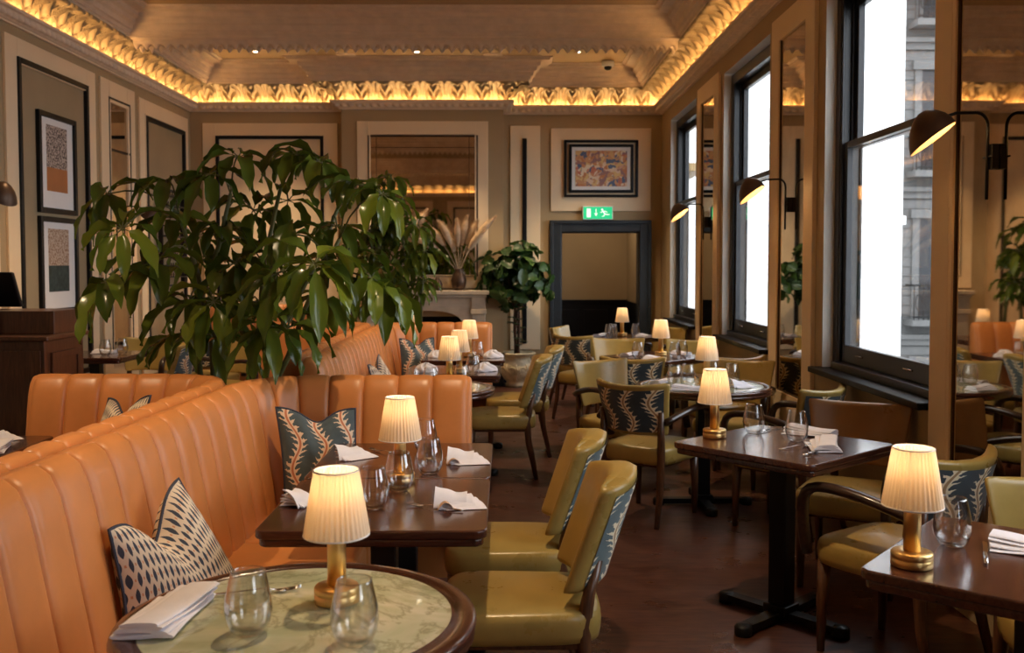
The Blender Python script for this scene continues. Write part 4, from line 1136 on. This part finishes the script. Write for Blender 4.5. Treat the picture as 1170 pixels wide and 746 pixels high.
arm(.80, 10.35, -25, 'pale olive armchair at the left of the doorway table')
arm(1.62, 10.25, -140, 'olive armchair in the back right corner by the far window')
arm(-3.30, 8.72, -90, 'olive armchair facing us at the table by the left wall')
arm(-2.50, 8.50, -120, 'olive leather chair turned away beside the umbrella tree on the left')
arm(-2.25, 4.75, 175, 'olive chair behind the left booth, next to the wooden station')
arm(-2.85, 9.32, 90, 'dark chair glimpsed through the leaves near the back wall booth')

# ------------------------------------------------------------ host station
t = thing('service_station', 'tall dark red wooden service station at the left edge', 'cabinet', (-3.30, 6.3, 0))
mb = MB(); mb.box(-.45, .42, -.28, .28, .06, 1.02); mb.box(-.42, .39, -.25, .25, 0, .06); obj('body', mb, M['stationwood'], t, .004)
mb = MB(); mb.box(-.47, .455, -.31, .31, 1.02, 1.05); obj('counter', mb, M['stationwood'], t, .008)
mb = MB(); mb.box(.0, .40, -.10, .28, 1.05, 1.20); mb.box(-.45, .0, .2, .28, 1.05, 1.20); obj('hutch', mb, M['stationwood'], t, .004)
mb = MB(); mb.box(.42, .428, -.20, .20, .14, .94); mb.box(.428, .436, -.20, -.16, .14, .94); mb.box(.428, .436, .16, .20, .14, .94); mb.box(.428, .436, -.16, .16, .90, .94); mb.box(.428, .436, -.16, .16, .14, .18)
obj('side_panel', mb, M['stationwood'], t, .002)
for s_ in (0, 1):
    mb = MB(); mb.box(-.42 + s_ * .42, -.02 + s_ * .42, -.292, -.28, .12, .96); d_ = obj('door', mb, M['stationwood'], t, .003)
    mb = MB(); mb.ball((-.06 + s_ * .12, -.305, .6), .014); obj('knob', mb, M['brass'], d_)
t = thing('till', 'black till screen and printer standing on the service station', 'till', (-3.38, 6.25, 1.05))
mb = MB(); mb.box(-.16, .12, -.12, .06, 0, .13); obj('printer', mb, M['black'], t, .01)
mb = MB(); mb.tube([(-.02, .1, .0), (-.02, .12, .24)], .018, 8); mb.box(-.10, .06, .04, .14, 0, .012); obj('stand', mb, M['black'], t)
mb = MB(); vs = [(x, y + .10 - (z - .2) * .5, z) for z in (.17, .40) for y in (-.02, .02) for x in (-.22, .20)]
mb.add(vs, [(0, 2, 3, 1), (4, 5, 7, 6), (0, 1, 5, 4), (2, 6, 7, 3), (0, 4, 6, 2), (1, 3, 7, 5)]); obj('screen', mb, M['black'], t, .01)
# wall rack
t = thing('wall_rack', 'black metal rack of rods and rows hanging on the left wall behind the leaves', 'rack', (XL + .045, 11.1, 1.25))
mb = MB()
for y in (-.36, .36): mb.box(0, .05, y - .012, y + .012, 0, 1.10)
mb.box(0, .05, -.36, .36, 1.08, 1.10); mb.box(0, .05, -.36, .36, 0, .02); obj('frame', mb, M['blackmetal'], t)
for k in range(9):
    mb = MB(); z = .1 + k * .115; mb.box(.0, .09, -.35, .35, z, z + .014)
    for q in range(10): mb.tube([(.07, -.31 + q * .069, z + .014), (.07, -.31 + q * .069, z + .055)], .006, 5)
    obj('shelf', mb, M['blackmetal'], t)
# ------------------------------------------------------------ table lamps
def lamp0():
    t = thing('table_lamp', 'x', 'lamp')
    mb = MB(); mb.lathe([(.044, 0), (.050, .003), (.050, .019), (.0485, .0205), (.0485, .0225), (.050, .024), (.050, .034), (.047, .038), (.021, .040)], 40); obj('base', mb, M['brass'], t)
    mb = MB(); mb.lathe([(.0205, .038), (.0205, .205), (.008, .208), (.008, .235)], 28); obj('stem', mb, M['brass'], t)
    mb = MB(); mb.lathe([(.0, .228), (.014, .236), (.018, .250), (.012, .266), (0, .270)], 14); obj('bulb', mb, M['lampbulb'], t)
    n_ = 216; mb = MB(); rings = [(.0715, .150), (.0713, .155), (.060, .224), (.0482, .293), (.0478, .297)]
    vs = []
    for r_, z in rings:
        for i in range(n_):
            a = 2 * pi * i / n_; q = (.0016 + .0012 * (sin(a * 5 + 1) > .6)) * cos(a * 36) * (1 if .153 < z < .295 else .3); vs.append(((r_ + q) * cos(a), (r_ + q) * sin(a), z))
    mb.add(vs, [(k * n_ + i, k * n_ + (i + 1) % n_, (k + 1) * n_ + (i + 1) % n_, (k + 1) * n_ + i) for k in range(4) for i in range(n_)], True)
    s_ = obj('lamp_shade', mb, M['shade'], t)
    mb = MB()
    for r_, z in ((.0718, .152), (.0485, .295)):
        mb.tube([(r_ * cos(2 * pi * k / 48), r_ * sin(2 * pi * k / 48), z) for k in range(49)], .0022, 6)
    for k in range(3):
        a = k * 2.094; mb.tube([(0.008 * cos(a), .008 * sin(a), .215), (.0475 * cos(a), .0475 * sin(a), .292)], .0012, 5)
    obj('shade_wire', mb, M['white'], s_)
    return t
LP = lamp0(); lf = [True]; LG = 'brass table lamps with pleated shades'
def lamp(x, y, label, z=.7505, e=1.0, rz=0.):
    if lf[0]: lf[0] = False; LP.location = (x, y, z); LP['label'] = label; LP['group'] = LG
    else: dup(LP, (x, y, z), rz, label, LG)
    plight((x, y, z + .262), 0.42 * e, .016, (1., .66, .34))
lamp(-.374, 2.115, 'brass lamp with a lit pleated shade on the near round marble table')
lamp(-.36, 3.28, 'lit brass lamp on the double square tables, behind a tall glass')
lamp(-.35, 6.04, 'lit brass lamp on the far round marble table')
lamp(-.315, 6.62, 'pale unlit looking lamp just behind the far round marble table', e=.25)
lamp(-.29, 7.80, 'small lit lamp on the farthest table of the far booth')
lamp(1.012, 2.36, 'biggest lit brass lamp, on the table at the bottom right')
lamp(.908, 4.14, 'lit brass lamp on the left corner of the angled square table')
lamp(1.269, 6.02, 'lit brass lamp in the middle of the round table by the window')
lamp(1.275, 7.85, 'lit brass lamp between the round table and the doorway')
lamp(1.22, 10.0, 'smallest lit lamp, on the table in front of the doorway')
lamp(-.93, 9.75, 'lit lamp glowing behind the leaves in front of the fireplace', z=.7505)
t = square_table(-.93, 9.75, 0, 'small dark table hidden behind the plants in front of the fireplace')
# ------------------------------------------------------------ glasses
GP = [(.001, .0), (.022, 0.0), (.030, .006), (.038, .022), (.0415, .042), (.040, .066), (.034, .092), (.0305, .108), (.0298, .112), (.029, .112), (.0296, .106), (.0330, .091), (.0388, .066), (.0402, .042), (.0365, .024), (.028, .010), (.001, .006)]
def gl0():
    mb = MB(); mb.lathe(GP, 32, cap=False); return mb.mesh('stemless_glass', M['glass'])
GM = gl0(); gn = [0]
def glass(x, y, label, group='stemless wine glasses', s=1., z=.7505):
    o = bpy.data.objects.new('stemless_glass', GM); C.objects.link(o); o.scale = (s * 1.16,) * 3
    tag(o, label, 'glass', group, (x, y, z))
glass(-.521, 1.93, 'stemless glass beside the folded napkin on the near round marble table')
glass(-.297, 1.875, 'stemless glass in front of the lamp on the near round marble table')
glass(-.404, 2.93, 'stemless glass nearest us on the double square tables')
glass(-.35, 3.16, 'stemless glass in front of the lamp on the double square tables', s=1.0)
glass(-.27, 3.42, 'stemless glass just behind the lamp on the double square tables')
glass(-.32, 3.84, 'stemless glass at the back of the double square tables')
glass(-.55, 5.72, 'glass left of the lamp on the far round marble table')
glass(-.45, 5.78, 'glass nearest the lamp on the far round marble table')
glass(-.27, 5.92, 'glass right of the lamp on the far round marble table')
glass(-.22, 6.56, 'glass beside the pale lamp on the square table behind the far round table')
glass(-.22, 7.72, 'glass beside the lamp on the farthest booth table')
glass(1.192, 2.53, 'stemless glass beside the biggest lamp at the bottom right')
glass(1.104, 4.24, 'stemless glass behind the lamp on the angled square table')
glass(1.238, 4.05, 'stemless glass between the napkins on the angled square table')
glass(1.05, 5.93, 'left glass of the group on the round table by the window')
glass(1.14, 5.97, 'second glass from the left on the round table by the window')
glass(1.33, 6.14, 'glass half hidden behind the lamp on the round table')
glass(1.42, 5.99, 'right glass on the round table by the window')
glass(1.06, 7.66, 'left glass on the square table beyond the round table')
glass(1.35, 7.62, 'right glass on the square table beyond the round table')
glass(1.44, 7.8, 'far right glass on the square table beyond the round table')
glass(1.08, 9.95, 'left glass on the doorway table')
glass(1.13, 10.05, 'glass left of the smallest lamp on the doorway table')
glass(1.36, 10.0, 'right glass on the doorway table')
glass(-3.30, 7.95, 'clear glass on the table by the left wall')
glass(-3.2, 8.05, 'second clear glass on the table by the left wall')
# ------------------------------------------------------------ napkins and cutlery
def napkin_mesh(kind, seed):
    rnd = random.Random(seed); mb = MB()
    if kind == 'flat':
        w_, d_ = .105, .20
        for k in range(4):
            z0 = .002 + k * .0065; x0 = -w_ / 2 + k * .013; y0 = -d_ / 2 + k * .004 * rnd.uniform(-1, 1)
            x1 = w_ / 2 - (0 if k == 0 else .002 * k)
            def f(a, b_, z0=z0, x0=x0, x1=x1, k=k):
                th = 2 * pi * a
                cx = (x0 + x1) / 2; hw = (x1 - x0) / 2
                x = cx + hw * abs(cos(th)) ** .35 * (1 if cos(th) > 0 else -1)
                z = z0 + .0038 * sin(th) + .0022 * sin(x * 60 + k * 2) + .003 * sin(b_ * 5 + k)
                sk = (b_ - .5) * .012 * k
                return (x + sk, (b_ - .5) * d_ + .004 * sin(x * 50 + k), max(.0008, z + .002))
            mb.grid(f, 28, 14)
            for e in (0, 1):
                ring = [f(q / 28, e) for q in range(28)]; mb.add(ring, [tuple(range(28))], True)
    elif kind == 'fold':
        # loosely folded napkin standing in a peaked fan
        w_, d_ = .125, .095
        for k in range(5):
            ang = R(3 + 7 * k + rnd.uniform(-2, 2)); x0 = -.012 * k + rnd.uniform(-.004, .004); y0 = -.05 + .006 * k
            pk = .022 if k == 4 else .008 if k == 3 else 0
            def f(a, b_, ang=ang, x0=x0, y0=y0, k=k, pk=pk):
                x = x0 + (a - .5) * w_ * (1 - .05 * k); r_ = b_ * d_ * (1 - .08 * k)
                bow = .012 * sin(pi * b_) * (.4 + .12 * k)
                z = r_ * sin(ang) + bow * cos(ang) + .002 * sin(a * 9 + k) * b_ + .0015 + .0012 * k + pk * b_ * max(0, 1 - a * 1.6)
                return (x + .012 * b_ * (k - 2) * .5, y0 + r_ * cos(ang) - bow * sin(ang), max(.001, z))
            mb.grid(f, 14, 10)
            mb.grid(lambda a, b_, f=f: (f(a, b_)[0], f(a, b_)[1] + .001, max(.0005, f(a, b_)[2] - .0035)), 14, 10)
            for e in (0, 1):
                mb.grid(lambda a, b_, f=f, e=e: (f(e, a)[0], f(e, a)[1] + .001 * b_, max(.0005, f(e, a)[2] - .0035 * b_)), 10, 1)
            mb.grid(lambda a, b_, f=f: (f(a, 1)[0], f(a, 1)[1] + .001 * b_, max(.0005, f(a, 1)[2] - .0035 * b_)), 14, 1)
    else:
        def f(a, b_):
            th = 2 * pi * a; r_ = .075 * (1 - .0 * b_) * (1 + .12 * sin(3 * th + 1)) * cos(b_ * pi / 2)
            z = .05 * sin(b_ * pi / 2) * (1 + .25 * sin(5 * th + b_ * 6)) + .005 * sin(9 * th + 12 * b_)
            return (r_ * cos(th) * 1.1, r_ * sin(th) * .8, max(.0008, z))
        mb.grid(f, 40, 14)
    me = mb.mesh('napkin', M['napkin']); return me
NM = {k: napkin_mesh(k, 3) for k in ('flat', 'fold', 'ball')}
def napkin(x, y, rz, label, kind='fold', s=1., group='white linen napkins', z=.751):
    o = bpy.data.objects.new('napkin', NM[kind]); C.objects.link(o); o.scale = (s, s, s)
    tag(o, label, 'napkin', group, (x, y, z), R(rz))
napkin(-.722, 2.02, -2, 'neatly folded napkin on the near round marble table', 'flat', 1.22)
napkin(-.125, 2.96, 10, 'folded napkin with a fork, nearest the armless chairs', 'fold')
napkin(-.125, 3.62, 10, 'folded napkin at the second chair of the double square tables', 'fold')
napkin(-.64, 3.02, 80, 'folded napkin on the booth side of the nearest square table', 'fold')
napkin(-.57, 3.72, 40, 'folded napkin in front of the teal pillow', 'fold')
napkin(-.14, 6.74, 10, 'crumpled napkin on the right edge of the table behind the far round table', 'ball')
napkin(-.55, 6.70, 30, 'crumpled napkin on the booth side behind the far round table', 'ball')
napkin(-.10, 7.72, 0, 'crumpled napkin on the farthest booth table, nearest the urn', 'ball')
napkin(-.55, 7.75, 20, 'napkin on the farthest booth table beside the teal pillow', 'ball', .9)
napkin(1.30, 3.90, -10, 'flat folded napkin on the near corner of the angled square table', 'flat', 1.15)
napkin(1.34, 4.20, 52, 'rolled napkin at the far side of the angled square table', 'flat', 1.1)
napkin(1.38, 2.47, 60, 'rolled napkin at the right edge of the picture', 'flat', 1.05)
napkin(.98, 6.05, -30, 'napkin at the far left of the round table by the window', 'flat', .9)
napkin(1.09, 5.70, 65, 'napkin at the near edge of the round table by the window', 'flat', .95)
napkin(1.46, 5.84, 25, 'napkin at the right of the round table by the window', 'fold', .95)
napkin(1.36, 6.25, 90, 'napkin at the far side of the round table by the window', 'fold', .85)
napkin(1.17, 7.56, 40, 'napkin at the near corner of the square table beyond the round table', 'flat', .9)
napkin(1.46, 7.98, 40, 'napkin at the right of the square table beyond the round table', 'flat', .9)
napkin(1.02, 7.92, -30, 'napkin at the left of the square table beyond the round table', 'flat', .9)
napkin(.98, 10.02, -20, 'napkin at the left of the doorway table', 'flat', 1.)
napkin(1.43, 9.90, 30, 'napkin at the right of the doorway table', 'flat', 1.)
napkin(-2.06, 3.86, 20, 'folded napkin on the table at the left edge of the picture', 'flat')
napkin(-2.14, 4.10, 50, 'napkin farther back on the table at the left edge of the picture', 'fold')
napkin(-3.38, 8.12, 80, 'napkin on the table by the left wall', 'flat')
napkin(-3.60, 7.86, 80, 'napkin half hidden behind the wooden station', 'flat')
napkin(-2.95, 9.8, 80, 'napkin on the table glimpsed through the leaves', 'flat')
def fork_mesh():
    mb = MB()
    mb.tube([(0, -.095, .004), (0, -.05, .006), (0, .01, .010), (0, .04, .006)], [.0050, .0038, .0024, .003], 8, sq=(1, .5))
    mb.tube([(0, .038, .006), (0, .05, .004), (0, .062, .004)], [.004, .010, .0115], 8, sq=(1, .25))
    for q in (-1.5, -.5, .5, 1.5): mb.tube([(q * .0055, .058, .004), (q * .0058, .08, .006), (q * .0056, .098, .010)], [.0018, .0016, .001], 5)
    return mb.mesh('fork', M['steel'])
def knife_mesh():
    mb = MB()
    mb.tube([(0, -.11, .005), (0, -.06, .006), (0, -.01, .005)], [.005, .0065, .0045], 8, sq=(1, .6))
    mb.add([(-.004, -.01, .003), (.006, -.01, .003), (.010, .05, .003), (.007, .095, .003), (-.004, .11, .003), (-.004, -.01, .0045), (.006, -.01, .0045), (.010, .05, .0045), (.007, .095, .0045), (-.004, .11, .0045)],
           [(0, 4, 3, 2, 1), (5, 6, 7, 8, 9), (0, 1, 6, 5), (1, 2, 7, 6), (2, 3, 8, 7), (3, 4, 9, 8), (4, 0, 5, 9)])
    return mb.mesh('knife', M['steel'])
FM, KM = fork_mesh(), knife_mesh()
def cutl(kind, x, y, rz, label, z=.751):
    o = bpy.data.objects.new(kind, FM if kind == 'fork' else KM); C.objects.link(o)
    tag(o, label, kind, 'forks on the tables' if kind == 'fork' else 'knives on the tables', (x, y, z), R(rz))
cutl('fork', -.565, 2.17, -78, 'fork leaning out behind the napkin on the near round marble table')
cutl('fork', -.575, 1.74, 80, 'fork at the bottom edge of the near round marble table')
cutl('fork', -.215, 2.93, 65, 'fork beside the folded napkin nearest the armless chairs')
cutl('fork', -.23, 3.63, 60, 'fork beside the napkin at the second chair')
cutl('fork', -.47, 3.80, 50, 'fork beside the napkin in front of the teal pillow')
cutl('fork', 1.19, 3.90, -60, 'fork left of the flat napkin on the angled square table')
cutl('knife', 1.25, 3.80, -50, 'knife on the near edge of the angled square table')
cutl('knife', 1.20, 4.32, -45, 'knife behind the glass on the angled square table')
cutl('knife', 1.245, 2.46, -25, 'knife between the glass and the rolled napkin at the right edge')
for (x, y, rz, lab) in ((-.155, 2.955, 12, 'brown paper slip under the napkin nearest the armless chairs'), (-.165, 3.615, 12, 'brown paper slip under the napkin at the second chair')):
    mb = MB(); mb.grid(lambda a, b_: ((a - .5) * .05, (b_ - .5) * .10, .001 + .022 * (1 - (2 * a - 1) ** 2)), 8, 4); 
    tag(obj('paper_slip', mb, M['card']), lab, 'paper', 'brown paper slips', (x - .035, y, .751), R(rz))

# ------------------------------------------------------------ outside
mb = MB(); mb.box(XR + .5, 40, -30, 70, -5.2, -5); struct('street', mb, M['asphalt'])
t = thing('white_building', 'overexposed white rendered building filling most of the window view', 'building', (3.0, 17, -5))
mb = MB(); mb.box(-1.0, 4.02, 0, 4.5, 0, 17); obj('facade', mb, M['extwhite'], t)
for k in range(5):
    mb = MB(); x = -.4 + k * .95; mb.box(x, x + .09, -.06, 0, 3.0, 7.2); mb.box(x + .5, x + .59, -.06, 0, 3.0, 7.2); mb.box(x - .05, x + .64, -.10, 0, 7.2, 7.35); obj('pilaster_strip', mb, M['extwhite'], t)
t = thing('stone_building', 'grey stone building with balcony railings glimpsed past the white one', 'building', (8.2, 22, -5))
mb = MB(); mb.box(0, 12, 0, 6, 0, 17); obj('facade', mb, M['extstone'], t)
for fl in range(4):
    z0 = 1.9 + fl * 3.35
    mb = MB(); mb.box(0, 12, -.10, 0, z0 + 2.75, z0 + 2.9); mb.box(0, 12, -.2, 0, z0 + 2.9, z0 + 3.0)
    for q in range(12): mb.box(0, 12, -.018, 0, z0 + .1 + q * .22, z0 + .30 + q * .22)
    obj('string_course', mb, M['exttrim'], t)
    for k in range(4):
        xc = 1.75 + k * 2.7
        mb = MB(); mb.box(xc - .66, xc - .5, -.08, 0, z0, z0 + 2.4); mb.box(xc + .5, xc + .66, -.08, 0, z0, z0 + 2.4); mb.box(xc - .72, xc + .72, -.14, 0, z0 + 2.3, z0 + 2.5); wf = obj('window', mb, M['exttrim'], t)
        mb = MB(); mb.box(xc - .5, xc - .03, -.03, -.018, z0 + .1, z0 + 2.3); mb.box(xc + .03, xc + .5, -.03, -.018, z0 + .1, z0 + 2.3); obj('pane', mb, M['sash'], wf)
        mb = MB(); mb.box(xc - .8, xc + .8, -.5, 0, z0 - .14, z0); bs = obj('balcony', mb, M['exttrim'], t)
        mb = MB(); mb.box(xc - .78, xc + .78, -.48, -.45, z0 + .76, z0 + .80); mb.box(xc - .78, xc + .78, -.48, -.45, z0 + .05, z0 + .08)
        for q in range(15): mb.box(xc - .775 + q * .109, xc - .755 + q * .109, -.475, -.455, z0, z0 + .78)
        for q in range(7): mb.tube([(xc - .66 + q * .218 + .07 * cos(w_), -.465, z0 + .40 + .18 * sin(w_)) for w_ in [e * pi / 6 for e in range(13)]], .012, 4)
        for xx in (xc - .78, xc + .76): mb.box(xx, xx + .02, -.46, 0, z0 + .76, z0 + .80)
        obj('railing', mb, M['blackmetal'], bs)
mb = MB(); mb.box(0, 12, -.6, 0, 12.9, 13.2)
for q in range(28): mb.box(q * .43, q * .43 + .2, -.45, 0, 12.55, 12.9)
obj('cornice', mb, M['exttrim'], t)

# ------------------------------------------------------------ world, camera, view
w = bpy.data.worlds.new('overcast'); sc.world = w; w.use_nodes = True
bg = w.node_tree.nodes['Background']; bg.inputs[0].default_value = (.90, .95, 1., 1); bg.inputs[1].default_value = 2.8
cam = bpy.data.cameras.new('camera'); co_ = bpy.data.objects.new('camera', cam); C.objects.link(co_)
cam.sensor_width = 36; cam.lens = 1100 / 1170 * 36; cam.shift_y = -25 / 1170
co_.location = (0, 0, 1.5); co_.rotation_euler = (R(90) - math.atan(.0418), 0, -math.atan(8 / 1100))
cam.dof.use_dof = True; cam.dof.focus_distance = 3.6; cam.dof.aperture_fstop = 5.0
cam.clip_start = .05
sc.camera = co_
sc.view_settings.view_transform = 'Standard'; sc.view_settings.look = 'None'; sc.view_settings.gamma = 1; sc.view_settings.use_curve_mapping = False
sc.view_settings.exposure = 1.0
